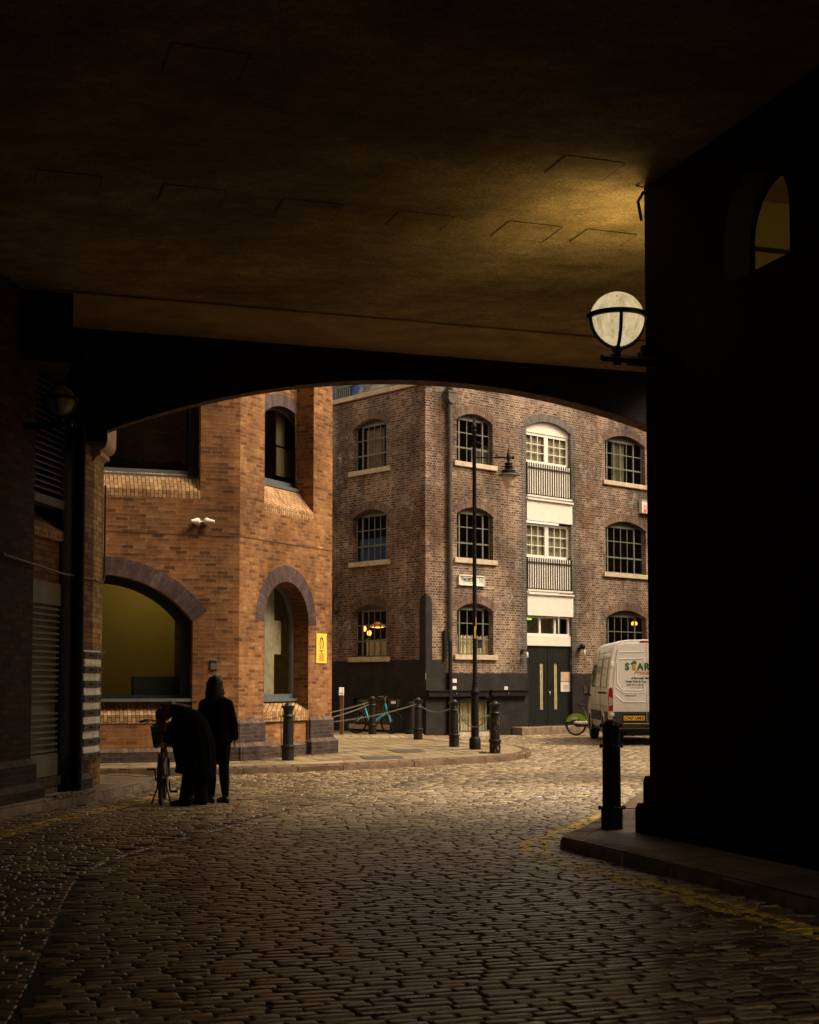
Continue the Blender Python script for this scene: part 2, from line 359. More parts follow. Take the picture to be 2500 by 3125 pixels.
    def torus(s, c, ax, Rr, r, seg=32, sg=8, elong=0.0, ldir=None):
        ax = Vector(ax).normalized(); a = Vector(ldir).normalized() if ldir is not None else ax.orthogonal().normalized(); b = ax.cross(a)
        rings = []
        for i in range(seg):
            t = 2*PI*i/seg; rad = a*math.cos(t)+b*math.sin(t)
            cc = Vector(c)+rad*Rr+a*(elong if math.cos(t) > 0 else -elong)
            rings.append([s.p(cc+rad*(r*math.cos(2*PI*j/sg))+ax*(r*math.sin(2*PI*j/sg))) for j in range(sg)])
        for i in range(seg):
            A, B = rings[i], rings[(i+1) % seg]
            for j in range(sg): s.f.append([A[j], A[(j+1) % sg], B[(j+1) % sg], B[j]])
    def ring_arch(s, c, r0, r1, a0, a1, n0, n1, seg=24):     # arch ring in (k, z) with radial brick UV
        for i in range(seg):
            t0 = a0+(a1-a0)*i/seg; t1 = a0+(a1-a0)*(i+1)/seg; rm = (r0+r1)/2
            P = lambda r, t, n: (c[0]+r*math.sin(t), n, c[1]+r*math.cos(t))
            for n in (n1,):
                s.face([P(r0, t0, n), P(r0, t1, n), P(r1, t1, n), P(r1, t0, n)], [(.02, rm*t0), (.02, rm*t1), (.02+r1-r0, rm*t1), (.02+r1-r0, rm*t0)])
            s.face([P(r1, t0, n0), P(r1, t1, n0), P(r1, t1, n1), P(r1, t0, n1)], [(.02, rm*t0), (.02, rm*t1), (.02+n1-n0, rm*t1), (.02+n1-n0, rm*t0)])
            s.face([P(r0, t0, n0), P(r0, t1, n0), P(r0, t1, n1), P(r0, t0, n1)], [(.02, rm*t0), (.02, rm*t1), (.02+n1-n0, rm*t1), (.02+n1-n0, rm*t0)])
        for t in (a0, a1):
            s.face([(c[0]+r0*math.sin(t), n0, c[1]+r0*math.cos(t)), (c[0]+r1*math.sin(t), n0, c[1]+r1*math.cos(t)), (c[0]+r1*math.sin(t), n1, c[1]+r1*math.cos(t)), (c[0]+r0*math.sin(t), n1, c[1]+r0*math.cos(t))])

def box_uv(me, custom):
    uvl = me.uv_layers.new(name='UVMap'); d = uvl.data
    V = me.vertices
    for i, p in enumerate(me.polygons):
        cu = custom.get(i)
        n = p.normal
        if cu is None:
            if abs(n.z) > .85: T, B = Vector((1, 0, 0)), Vector((0, 1, 0))
            else:
                T = Vector((-n.y, n.x, 0)).normalized()
                if abs(T.x) > abs(T.y) and T.x < 0 or abs(T.y) >= abs(T.x) and T.y < 0: T = -T
                B = n.cross(T); B = B if B.z > 0 else -B
        for j, li in enumerate(p.loop_indices):
            if cu is None:
                co = V[me.loops[li].vertex_index].co; d[li].uv = (co.dot(T), co.dot(B))
            else: d[li].uv = cu[j]

def obj(name, mb, mat, parent=None, smooth=False, bevel=0, loc=None, recalc=True):
    me = bpy.data.meshes.new(name); me.from_pydata(mb.v, [], mb.f); me.update()
    box_uv(me, mb.uv)
    if recalc:
        bm = bmesh.new(); bm.from_mesh(me); bmesh.ops.recalc_face_normals(bm, faces=bm.faces); bm.to_mesh(me); bm.free()
    for m in (mat if isinstance(mat, list) else [mat]): me.materials.append(M[m])
    if smooth:
        me.polygons.foreach_set('use_smooth', [True]*len(me.polygons))
        try: me.set_sharp_from_angle(angle=R(40))
        except Exception: pass
    o = bpy.data.objects.new(name, me); COL.objects.link(o)
    if parent: o.parent = parent
    if loc is not None: o.location = loc
    if bevel:
        b = o.modifiers.new('bevel', 'BEVEL'); b.width = bevel; b.segments = 2; b.limit_method = 'ANGLE'
    return o
def tag(o, label=None, cat=None, group=None, kind=None):
    for k_, v_ in (('label', label), ('category', cat), ('group', group), ('kind', kind)):
        if v_: o[k_] = v_
    return o
def thing(name, label, cat, loc=(0, 0, 0), rz=0, group=None):
    o = bpy.data.objects.new(name, None); COL.objects.link(o); o.location = loc; o.rotation_euler = (0, 0, rz)
    o.empty_display_size = .2
    return tag(o, label, cat, group)
def dup(root, loc=None, rz=None, label=None):
    def cp(o, par):
        c = o.copy(); COL.objects.link(c)
        if par: c.parent = par
        for ch in o.children: cp(ch, c)
        return c
    r = cp(root, None)
    if loc is not None: r.location = loc
    if rz is not None: r.rotation_euler = (0, 0, rz)
    if label: r['label'] = label
    return r
def struct(name, mb, mat, **kw): return tag(obj(name, mb, mat, **kw), kind='structure')

def text(name, s, size, mat, parent, xf, k, n, z, bold=0.0, align='LEFT', sx=1.0, th=.004, shear=0.0, spacing=1.0):
    cu = bpy.data.curves.new('text_curve', 'FONT'); cu.body = s; cu.size = size; cu.align_x = align; cu.offset = bold; cu.extrude = 0
    cu.shear = shear; cu.space_character = spacing; cu.resolution_u = 3
    to = bpy.data.objects.new('text_curve', cu); COL.objects.link(to)
    bpy.context.view_layer.update(); dg = bpy.context.evaluated_depsgraph_get()
    me = bpy.data.meshes.new_from_object(to.evaluated_get(dg))
    mb = MB(xf); ids = [mb.p((k+v.co.x*sx, n, z+v.co.y)) for v in me.vertices]
    for p in me.polygons: mb.f.append([ids[j] for j in p.vertices])
    bpy.data.objects.remove(to); bpy.data.meshes.remove(me)
    return obj(name, mb, mat, parent, recalc=False)

def outline(k0, k1, z0, zs, rise=0.0, seg=14):
    pts = [(k0, z0), (k1, z0), (k1, zs)]
    if rise > 0:
        w = (k1-k0)/2; r = (w*w+rise*rise)/(2*rise); cz = zs+rise-r; cx = (k0+k1)/2
        a = math.asin(min(1, w/r)) if rise <= w+1e-6 else PI/2
        for i in range(1, seg): t = a-2*a*i/seg; pts.append((cx+r*math.sin(t), cz+r*math.cos(t)))
    pts.append((k0, zs)); return pts
def arch_geo(k0, k1, zs, rise):
    w = (k1-k0)/2; r = (w*w+rise*rise)/(2*rise); return ((k0+k1)/2, zs+rise-r), r, math.asin(min(1, w/r))

# ------------------------------------------------------------------ layout
TH = R(18.6); cdir = Vector((math.cos(TH), math.sin(TH))); tdir = Vector((-math.sin(TH), math.cos(TH)))
def SR(s, r): return (cdir*s+tdir*r)
ZC = 6.64
corner = (G(1299, 2251).x, 41.5)          # corner of the brown warehouse
FRr = Fr(corner, (math.cos(R(42)), math.sin(R(42))))           # right facade
FRl = Fr(corner, (math.sin(R(42)), -math.cos(R(42))))          # left facade
CO = (-3.28, 27.1)
FF = Fr(CO, cdir); FG = Fr(CO, (math.sin(R(27)), math.cos(R(27))))
BC = (-4.57, 20.3)
FW = Fr(BC, (math.sin(R(8)), math.cos(R(8))))
RW = Fr(SR(6.765, 12.6), -tdir)
AW = Fr(SR(0, 20.1), cdir)
RB = -2.0                                    # unseen rear edge of the passage, drawn in to let light onto the foreground
ZI = .12                                   # pavement height

# ------------------------------------------------------------------ tunnel: ceiling, side walls, arch
def slab_sr(mb, s0, s1, r0, r1, z0, z1):
    mb.hprism([tuple(SR(s0, r0)), tuple(SR(s1, r0)), tuple(SR(s1, r1)), tuple(SR(s0, r1))], z0, z1)

over = thing('bridging_building', 'dark building bridging the passage, with concrete ceiling and wide brick arch', 'building', (*SR(4, 20.1), 0))
ro = Vector(over.location)
rel = lambda q: Vector(q)-ro
sx = lambda r: .545*r+.35                     # ceiling and storeys cut along the pier sightline, unseen opening added for light
P4 = lambda L: [tuple(SR(*q)) for q in L]
mb = MB(rel); mb.hprism(P4([(-9, RB), (14, RB), (14, 12.6), (sx(12.6), 12.6), (sx(18.3), 18.3), (-9, 18.3)]), ZC, ZC+.3); obj('ceiling_slab', mb, 'concrete', over)
mb = MB(rel); mb.hprism(P4([(-9, 18.3), (sx(18.3), 18.3), (sx(20.1), 20.1), (-9, 20.1)]), ZC-.03, ZC+.3); obj('ceiling_edge_beam', mb, 'concrete_band', over)
mb = MB(rel); mb.hprism(P4([(-9, RB), (14, RB), (14, 12.6), (sx(12.6), 12.6), (sx(20.44), 20.44), (-9, 20.44)]), ZC+.3, 17); obj('upper_storeys', mb, 'orange', over)
mb = MB(rel); slab_sr(mb, -9, 3.2, RB, RB+.3, -.1, ZC); obj('rear_wall', mb, 'dark', over)  # unseen wall added behind the viewer to darken the left foreground
# arch wall
AR_S0, AR_Z0, AR_R = 7.35, 6.22, 12.99
s_l, s_r = 2.25, 12.45
zl = AR_Z0-(s_l-AR_S0)**2/(2*AR_R)
pts = [(s_l-2.2, ZC-.03), (s_l-2.2, 5.0), (s_l, 5.0)]
for i in range(49):
    s_ = s_l+(s_r-s_l)*i/48; pts.append((s_, AR_Z0-(AR_R-math.sqrt(AR_R**2-(s_-AR_S0)**2))))
pts += [(s_r, 0), (s_r+2, 0), (s_r+2, ZC-.03)]
AWo = Fr(SR(0, 20.1), cdir, over.location)
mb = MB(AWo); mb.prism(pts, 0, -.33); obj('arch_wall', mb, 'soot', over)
mb = MB(AWo); Rs = AR_R
a0 = math.asin((s_l-AR_S0)/Rs); a1 = math.asin((s_r-AR_S0)/Rs)
for i in range(60):                        # brick soffit of the arch, radial courses
    t0 = a0+(a1-a0)*i/60; t1 = a0+(a1-a0)*(i+1)/60; cz = AR_Z0-Rs
    P = lambda t, n: (AR_S0+(Rs-.004)*math.sin(t), n, cz+(Rs-.004)*math.cos(t))
    mb.face([P(t0, .002), P(t1, .002), P(t1, -.332), P(t0, -.332)], [(0, Rs*t0), (0, Rs*t1), (.3, Rs*t1), (.3, Rs*t0)])
obj('arch_soffit', mb, 'soffit', over)
mb = MB(rel); slab_sr(mb, -3, 1.6, 18.32, 20.08, 5.7, ZC-.032); obj('downstand_beam', mb, 'soot', over)

# hatches drawn in the ceiling
hq = [((80, 357), (215, 370), (203, 408), (72, 395)), ((348, 387), (476, 400), (457, 436), (332, 422)), ((597, 418), (725, 428), (695, 461), (580, 450)),
      ((845, 446), (961, 452), (922, 485), (812, 472)), ((1075, 465), (1183, 475), (1143, 508), (1033, 496)), ((1238, 482), (1343, 492), (1305, 515), (1195, 512)),
      ((1190, 330), (1320, 338), (1268, 378), (1148, 363)), ((368, 92), (526, 112), (497, 172), (340, 150))]
hl = ['far left one nearest the left wall', 'second from the left in the far row', 'third from the left in the far row', 'fourth from the left, above the arch crown',
      'right of the arch crown, second from the pier', 'nearest the dark pier, above the globe lamp', 'in the lamplit patch of ceiling', 'at upper left, closest to the viewer']
for q, lb in zip(hq, hl):
    P = [G(x*1.4493, y*1.4493, ZC) for x, y in q]
    c_ = sum(P, Vector())/4
    e1 = ((P[1]-P[0])+(P[2]-P[3]))/4; e2 = ((P[0]-P[3])+(P[1]-P[2]))/4
    e1 = Vector((*cdir, 0))*e1.length; e2 = Vector((*tdir, 0))*e2.length
    h = thing('ceiling_hatch', 'rectangular hatch outlined in the concrete ceiling, '+lb, 'hatch', c_, 0, 'rectangular hatches in the concrete ceiling')
    C4 = [-e1+e2, e1+e2, e1-e2, -e1-e2]
    mb = MB(); L4 = [Vector((p.x, p.y, -.006)) for p in C4]
    A = [mb.p(p) for p in L4]; B = [mb.p(Vector((p.x, p.y, .001))) for p in L4]
    mb.f.append(A)
    for i in range(4): mb.f.append([A[i], A[(i+1) % 4], B[(i+1) % 4], B[i]])
    obj('hatch_panel', mb, 'concrete', h)
    mb = MB()
    for i in range(4):
        a, b = L4[i], L4[(i+1) % 4]; w = .02 if i in (1, 3) else .010
        a = a+Vector((0, 0, -.004)); b = b+Vector((0, 0, -.004)); nrm = (b-a).cross(Vector((0, 0, 1))).normalized()*w*(.5+.5*random.random())
        mb.face([a, b, b-nrm, a-nrm])
    obj('joint_seam', mb, 'seam', h)

# right-hand building: wall beside us, gothic-looking round window with lit room
rb = thing('corner_building', 'black unlit brick corner building with a dimly lit round-headed upper window on the right', 'building', (*SR(6.765, 12.6), 0))
RWo = Fr(SR(6.765, 12.6), -tdir, rb.location)
kk0, kk1 = 12.6-11.09, 12.6-10.05
win = outline(kk0, kk1, 5.226, 5.63, (kk1-kk0)/2, 20)
mb = MB(RWo); mb.wall(0, 21, 0, ZC, [win], .33)
mb.wall(0, 21, 0, ZC, [], 0, -6)
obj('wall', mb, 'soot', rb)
mb = MB(RWo)
mb.box(-.001, .0, -6, 0, 0, ZC)
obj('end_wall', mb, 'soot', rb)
mb = MB(RWo)
mb.prism([(-.05, -.02), (21, -.02), (21, .64), (-.0, .68), (-.05, .62)], -3, .05); obj('plinth', mb, 'soot', rb)
mb = MB(RWo); mb.prism([(-.11, -.03), (21, -.03), (21, .39), (-.05, .41), (-.11, .35)], -3, .11); obj('plinth_foot', mb, 'soot', rb)
mb = MB(RWo)
w1 = outline(kk0, kk1, 5.226, 5.63, (kk1-kk0)/2, 20); w2 = outline(kk0+.04, kk1-.04, 5.27, 5.63, (kk1-kk0)/2-.04, 20)
for i in range(len(w1)):
    j = (i+1) % len(w1); mb.face([(w1[i][0], -.3, w1[i][1]), (w1[j][0], -.3, w1[j][1]), (w2[j][0], -.3, w2[j][1]), (w2[i][0], -.3, w2[i][1])])
wf = obj('window', mb, 'blackmetal', rb)
mb = MB(RWo); mb.poly(w2, -.31); obj('pane', mb, 'glass', wf)
mb = MB(RWo)                                # the room behind it
mb.box(.1, kk1+1.0, -2.6, -.36, 4.6, 6.62)
mb.f = [f for f in mb.f if f != mb.f[3]]
obj('room', mb, 'room_yellow', rb)
mb = MB(RWo); mb.box(.11, .14, -2.5, -.4, 6.08, 6.12); obj('shelf', mb, 'room', rb)
mb = MB(RWo); mb.box(.11, .3, -2.5, -1.6, 4.7, 5.35); obj('cupboard', mb, 'room', rb)
mb = MB(RWo); mb.sphere((kk1+.45, -1.2, 5.9), .17); obj('room_lamp', mb, 'strip', rb)

# globe lamps
def globe_lamp(name, label, c, rad, wallpt, mat, group):
    t = thing(name, label, 'lamp', c, 0, group)
    mb = MB(); mb.sphere((0, 0, 0), rad, 40, 24); obj('globe', mb, mat, t, smooth=True)
    mb = MB(); mb.lathe([(rad+.001, -.022), (rad+.03, -.022), (rad+.03, .022), (rad+.001, .022)], (0, 0, .02), 48)
    mb.f = mb.f[:-2]; obj('band', mb, 'blackmetal', t)
    wv = Vector(wallpt)-Vector(c); wd = Vector((wv.x, wv.y, 0)).normalized(); sd = Vector((-wd.y, wd.x, 0))
    mb = MB()
    for q in (Vector((.0, -1, 0)), Vector((.0, 1, 0)), wd, -wd):
        pts = [q*((rad+.02)*math.cos(a))+Vector((0, 0, -(rad+.02)*math.sin(a))) for a in [i*PI/2/9 for i in range(0, 9)]]+[Vector((0, 0, -rad-.06))]
        mb.tube(pts, .017, 6)
    mb.lathe([(.05, -rad-.06), (.05, -rad-.02), (.03, -rad)], (0, 0, 0), 16)
    mb.lathe([(.035, -rad-.19), (.035, -rad-.05)], (0, 0, 0), 12)
    obj('cage', mb, 'blackmetal', t)
    mb = MB(); a = Vector((0, 0, -rad-.12)); mb.tube([a-wd*.16, a, a+wd*wv.dot(wd)], .038, 4); mb.tube([a+wd*.1+Vector((0, 0, -.05)), a+wd*wv.dot(wd)+Vector((0, 0, -.05))], .012, 6)
    obj('arm', mb, 'blackmetal', t)
    return t
gp = at(1883, 974, 13.1)
w_ = SR(6.73, (gp.xy.dot(tdir)))
globe_lamp('globe_lamp', 'glowing white globe lamp in a black ring bracket beside the dark pier', gp, .255, (w_.x, w_.y, gp.z), 'globe', None)
gp2 = at(184, 1222, 17.8)
globe_lamp('globe_lamp', 'unlit grimy globe lamp high on the left wall above the louvres', gp2, .19, (gp2.x-.75, gp2.y+.05, gp2.z), 'globe_off', None)
# bulkhead lamp on the far side of the pier that lights the ceiling patch
bp = Vector((*SR(7.1, 13.2), 5.0))
bl = thing('bulkhead_lamp', 'bulkhead wall lamp round the corner of the dark pier, lighting the ceiling patch', 'lamp', bp)
mb = MB(); mb.box(-.12, .12, -.42, -.3, -.08, .08); mb.tube([(0, -.3, 0), (0, -.18, .02)], .03, 8); obj('bracket', mb, 'blackmetal', bl)
mb = MB(); mb.lathe([(.05, 0), (.11, .03), (.12, .07)], (0, -.1, 0), 20); obj('lamp_shade', mb, 'blackmetal', bl)
lt = bpy.data.lights.new('lamp_light', 'SPOT'); lt.energy = 125; lt.color = (1, .74, .32); lt.shadow_soft_size = .12; lt.spot_size = R(140); lt.spot_blend = 1.0
lo = bpy.data.objects.new('lamp_light', lt); COL.objects.link(lo); lo.parent = bl; lo.location = (0, -.1, .1); lo.rotation_euler = (R(165), R(-6), 0)
mb = MB(RW); mb.tube([(.01, .01, 6.6), (-.02, .06, 6.5), (-.005, .03, 6.3)], .016, 6)
tag(obj('pipe_bracket', mb, 'blackmetal'), 'small black bracket at the top corner of the dark pier under the ceiling', 'bracket')

# ------------------------------------------------------------------ left-hand building
lb_ = thing('left_building', 'sooty brick building on the left with grey roller shutter, louvred window and stepped dark plinth', 'building', (*BC, 0))
W = Fr(BC, (math.sin(R(8)), math.cos(R(8))), lb_.location)
Wx = FW
rec = .12
kA = Wx.k(95, 2200); kB = Wx.k(211, 2100, -rec); kS1 = Wx.k(176, 2100, -rec)
mb = MB(W)
mb.wall(kB, 0, -.1, ZC)
mb.face([(kA, 0, -.1), (kA, -1.2, -.1), (kA, -1.2, ZC), (kA, 0, ZC)]); mb.face([(kB, 0, -.1), (kB, -1.2, -.1), (kB, -1.2, ZC), (kB, 0, ZC)])
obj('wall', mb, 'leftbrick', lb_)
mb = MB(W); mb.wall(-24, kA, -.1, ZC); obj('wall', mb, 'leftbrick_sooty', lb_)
zsh = Wx.z(130, 1774, -rec); zfl = Wx.z(130, 1640, -rec)
# recessed bay: brick panel between the shutter and the sloped brick sill
mb = MB(W); mb.box(kA-.2, kB+.02, -rec-.3, -rec, zsh, zfl); obj('wall_panel', mb, 'leftbrick', lb_)
mb = MB(W)
zt = zfl+.42
mb.face([(kA-.2, -rec+.05, zfl+.131), (kS1, -rec+.05, zfl+.131), (kS1, -rec-.35, zt), (kA-.2, -rec-.35, zt)])
mb.box(kA-.2, kS1, -rec-.12, -rec+.05, zfl, zfl+.13)
obj('sloped_sill', mb, 'orange_slope', lb_)
zl0 = Wx.z(150, 1515, -rec+.1)
mb = MB(W); mb.box(kA-.2, kS1, -rec-.1, -rec+.06, zl0-.1, zl0+.02); mb.box(kA-.1, kB, -rec-.35, -rec-.3, zt, zl0)
lw = obj('window', mb, 'pipe', lb_)
mb = MB(W); zz = zl0+.1
while zz < ZC-.4:
    mb.face([(kA-.1, -rec+.04, zz), (kS1, -rec+.04, zz), (kS1, -rec-.03, zz+.075), (kA-.1, -rec-.03, zz+.075)]); mb.box(kA-.1, kS1, -rec+.035, -rec+.05, zz-.006, zz+.006); zz += .085
obj('louvre', mb, 'pipe', lw)
mb = MB(W); mb.box(kA-.2, kB, -1.25, -rec-.36, -.1, ZC); obj('inner_wall', mb, 'soot', lb_)
# roller shutter
zb = Wx.z(130, 2371, -rec)
mb = MB(W); mb.box(kA-.2, kS1, -rec-.08, -rec-.03, zb, zsh); mb.box(kA-.2, kS1, -rec-.03, -rec+.03, zsh-.3, zsh-.002)
mb.box(kA-.2, kS1, -rec-.03, -rec+.02, zb, zb+.3)
shu = obj('roller_shutter', mb, 'shutter', lb_)
mb = MB(W); z_ = zb+.32; i = 0
while z_ < zsh-.34:
    if i not in (7, 30):
        Q_ = ((-.028, 0), (.025, .008), (.025, .034), (-.028, .046))
        for (n0_, h0_), (n1_, h1_) in zip(Q_, Q_[1:]): mb.face([(kA-.2, -rec+n0_, z_+h0_), (kS1-.03, -rec+n0_, z_+h0_), (kS1-.03, -rec+n1_, z_+h1_), (kA-.2, -rec+n1_, z_+h1_)])
    z_ += .083; i += 1
obj('shutter_slat', mb, 'shutter', shu)
mb = MB(W); mb.box(kA-.2, kS1+.02, -rec-.2, -rec+.02, -.1, zb-.13); obj('shutter_base', mb, 'pale_brick', lb_)
mb = MB(W); mb.prism([(-rec-.2, zb-.13), (-rec+.06, zb-.13), (-rec-.03, zb), (-rec-.2, zb)], 0, 1) if False else mb.box(kA-.2, kS1+.02, -rec-.2, -rec+.05, zb-.13, zb-.01)
obj('shutter_sill', mb, 'blue_cap', lb_)
# black post and pipes
kp = Wx.k(178, 2200, -.16)
mb = MB(W); mb.box(kS1, kB-.0, -rec-.3, -rec+.035, -.1, ZC); obj('post', mb, 'soot', lb_)
mb = MB(W); kq = Wx.k(237, 2100, .07); mb.tube([(kq, .07, .12), (kq, .07, 6.3)], .075, 12)
tag(obj('drainpipe', mb, 'post', smooth=True, loc=lb_.location), 'black drainpipe on the left building beside the striped corner post', 'drainpipe')
# stepped plinths
def plinth(mb, mbc, k0, k1, z1, n1, z2, n2):
    mb.box(k0-n2, k1+n2, -.3, n2, -.1, z2); mb.box(k0-n1, k1+n1, -.3, n1, z2, z1)
    for (n_, nn, zz_) in ((n1, 0, z1), (n2, n1, z2)):
        mbc.face([(k0-n_, n_+.004, zz_-.002), (k1+n_, n_+.004, zz_-.002), (k1+nn, nn+.002, zz_+.075), (k0-nn, nn+.002, zz_+.075)])
        for a_, b_ in ((k0-n_, k0-nn), (k1+n_, k1+nn)):
            mbc.face([(a_, n_+.004, zz_-.002), (a_, -.25, zz_-.002), (b_, -.25, zz_+.075), (b_, nn+.002, zz_+.075)])
mb, mc = MB(W), MB(W)
plinth(mb, mc, -24, kA, .56, .06, .25, .14); obj('plinth', mb, 'blue', lb_); obj('plinth_cap', mc, 'blue_cap', lb_)
mb, mc = MB(W), MB(W); plinth(mb, mc, kB-.02, kB+.28, .58, .05, .26, .1); obj('plinth', mb, 'blue', lb_); obj('plinth_cap', mc, 'blue_cap', lb_)
# yellow quoin end pier, thickness seen edge-on, and body of the building
Q = Fr(BC, (0.0, 1.0), lb_.location)
mb = MB(Q); mb.wall(0, .62, -.1, 13); mb.box(0, .62, -2.5, -.01, -.1, 13); obj('end_pier', mb, 'yellow', lb_)
mb = MB(W); mb.box(-24, -.02, -9, -.4, ZC, 13); mb.box(-3, -.02, -9, -1.3, -.1, ZC); obj('upper_storeys', mb, 'leftbrick', lb_)
mb = MB(Q); mb.box(.3, .62, -9, -2.5, -.1, 13); obj('rear_wall', mb, 'orange', lb_)
# corbel carrying the arch
mb = MB(lambda q: Vector((q[0], q[1], q[2])))
cz0 = at(285, 1462, 20.3).z
S_ = 20.3/4300
prof = [(-.3, 0), (.0, 0), (.005, .13), (.09, .14)]
prof += [(.09+.125*(1-math.cos(a)), .14+.2*math.sin(a)) for a in (i*PI/2/8 for i in range(1, 9))]
prof += [(.235, .345), (.235, .42)]
prof += [(.235+.12*math.sin(a), .42+.14*(1-math.cos(a))) for a in (i*PI/2/6 for i in range(1, 7))]
prof += [(.36, .95), (-.3, .95)]
prof = [(x*.8, z) for x, z in prof]; mb.prism(prof, 0, .6)
co = obj('corbel', mb, 'corbel', loc=(BC[0]-.09, BC[1]-.06, cz0)); tag(co, 'carved sandstone corbel under the left springing of the big arch', 'corbel')
mb = MB(); mb.box(-.3, .0, 0, .012, 0.001, 1.3)
# striped corner guard
sg = thing('striped_corner_guard', 'white painted corner post with grey bolted iron bands at the end of the left building', 'guard', (BC[0], BC[1], 0))
gz0 = at(255, 2317, 20.3).z; gz1 = at(255, 1990, 20.3).z; bw = (gz1-gz0)/15
kg0 = FW.k(257, 2150, .05); wd_, wn_ = FW.d.xy, FW.n.xy
def gpoly(e, k0e=0):
    a, b, c, d = wd_*(kg0-k0e)+wn_*(.04+e), wn_*(.04+e)+wd_*(.0), Vector((.05+e, .02)), Vector((.05+e, .30+k0e))
    return [tuple(a), tuple(b), tuple(c), tuple(d), (-.2, .30+k0e), tuple(wd_*(kg0-k0e)-wn_*.2)]
mb = MB(); nz_ = 40
for i in range(nz_):
    za_, zb_ = gz0+.01+(gz1-gz0+.01)*i/nz_, gz0+.01+(gz1-gz0+.01)*(i+1)/nz_; wv = lambda z: .008*math.sin(z*14)+.004*math.sin(z*41)
    A, B = gpoly(wv(za_)), gpoly(wv(zb_))
    for j in range(6): mb.face([(*A[j], za_), (*A[(j+1) % 6], za_), (*B[(j+1) % 6], zb_), (*B[j], zb_)])
mb.face([(*q, gz1+.02) for q in gpoly(0)]); obj('core', mb, 'cream', sg)
for i in range(8):
    mb = MB(); z0_ = gz0+i*2*bw; mb.hprism(gpoly(.014, .004), z0_, z0_+bw*.98); b_ = obj('iron_band', mb, 'stripe', sg, bevel=.005)
    for q in (wd_*(kg0+.2)+wn_*.058, wd_*-.12+wn_*.058, Vector((.068, .22))):
        mb = MB(); mb.sphere((q.x, q.y, z0_+bw*.5), .017, 8, 6); obj('bolt', mb, 'iron', b_, smooth=True)
# conduit
mb = MB(FW)
zc = FW.z(260, 1765)
mb.tube([(FW.k(0, 1700), .03, FW.z(5, 1692)), (FW.k(95), .03, FW.z(95, 1722)), (FW.k(180), .03, FW.z(180, 1750)), (-.35, .03, zc), (-.03, .03, zc)], .016, 6)
mb2 = MB(lambda q: Vector((BC[0]+q[0], BC[1]+q[1], q[2])))
mb2.tube([(.03, 0, zc), (.03, .45, zc-.02), (.03, .58, zc+.05), (.03, .6, zc+.2), (.03, .6, cz0)], .014, 6)
n0 = len(mb.v); mb.v += mb2.v; mb.f += [[i+n0 for i in f] for f in mb2.f]
tag(obj('conduit', mb, 'conduit', smooth=True), 'grimy cable conduit running along the left building and up its corner', 'conduit')

# ------------------------------------------------------------------ orange brick building across the lane
ob = thing('orange_brick_building', 'orange brick building with purple brick arches, sloped brick sills and dark stepped plinth', 'building', (*CO, 0))
F = Fr(CO, cdir, ob.location); Gf = Fr(CO, (math.sin(R(27)), math.cos(R(27))), ob.location)
HB = 13
# frontal facet
kjr = FF.k(613, 1350); zu0 = FF.z(560, 1520); 
alr = FF.k(589, 1897); hw = 1.72; all_ = alr-2*hw; zsp = FF.z(589, 1897); rise = .86
zgl = FF.z(500, 2132, -.3)
holes = [outline(all_, alr, ZI-.02, zsp, rise, 20), [(kjr-3.4, zu0), (kjr, zu0), (kjr, HB-1.5), (kjr-3.4, HB-1.5)]]
mb = MB(F); mb.wall(-9, 0, -.1, HB, holes, .36); obj('front_wall', mb, 'orange', ob)
mb = MB(F); (cx_, cz_), r_, a_ = arch_geo(all_, alr, zsp, rise); mb.ring_arch((cx_, cz_), r_, r_+.34, -a_, a_, -.36, .006, 40); obj('brick_arch', mb, 'purple', ob)
# window below
mb = MB(F); o1 = outline(all_, alr, zgl, zsp, rise, 20); o2 = outline(all_+.16, alr-.2, zgl+.07, zsp-.1, rise-.05, 20)
for nn in (-.25,):
    for i in range(len(o1)):
        j = (i+1) % len(o1); mb.face([(o1[i][0], nn, o1[i][1]), (o1[j][0], nn, o1[j][1]), (o2[j][0], nn, o2[j][1]), (o2[i][0], nn, o2[i][1])])
        mb.face([(o2[i][0], nn, o2[i][1]), (o2[j][0], nn, o2[j][1]), (o2[j][0], nn-.06, o2[j][1]), (o2[i][0], nn-.06, o2[i][1])])
w = obj('window', mb, 'blackmetal', ob)
mb = MB(F); mb.poly(o2, -.29); obj('pane', mb, 'glass', w)
mb = MB(F); mb.box(all_, alr, -.3, -.02, zgl-.055, zgl-.0); obj('sill', mb, 'alu', w)
mb = MB(F); zq = FF.z(500, 2207)
mb.face([(all_, -.0, zq+.16), (alr, -.0, zq+.16), (alr, -.28, zgl-.055), (all_, -.28, zgl-.055)]); mb.face([(all_, -.0, zq), (alr, -.0, zq), (alr, -.0, zq+.16), (all_, -.0, zq+.16)])
obj('sloped_sill', mb, 'orange_slope', ob)
mb = MB(F); mb.box(all_, alr, -.3, -.012, -.1, zq); obj('wall_panel', mb, 'orange', ob)
mb = MB(F); 
mb.face([(all_-1, -3.2, 0), (alr+.95, -3.2, 0), (alr+.95, -3.2, 4.4), (all_-1, -3.2, 4.4)]); mb.face([(all_-1, -3.2, 0), (all_-1, -.37, 0), (all_-1, -.37, 4.4), (all_-1, -3.2, 4.4)])
mb.face([(all_-1, -3.2, 4.4), (alr+.95, -3.2, 4.4), (alr+.95, -.37, 4.4), (all_-1, -.37, 4.4)]); mb.face([(alr+.95, -3.2, 0), (alr+.95, -.4, 0), (alr+.95, -.4, 4.4), (alr+.95, -3.2, 4.4)])
mb.face([(all_-1, -3.2, .3), (alr+.95, -3.2, .3), (alr+.95, -.37, .3), (all_-1, -.37, .3)])
obj('room', mb, 'room_yellow', ob)
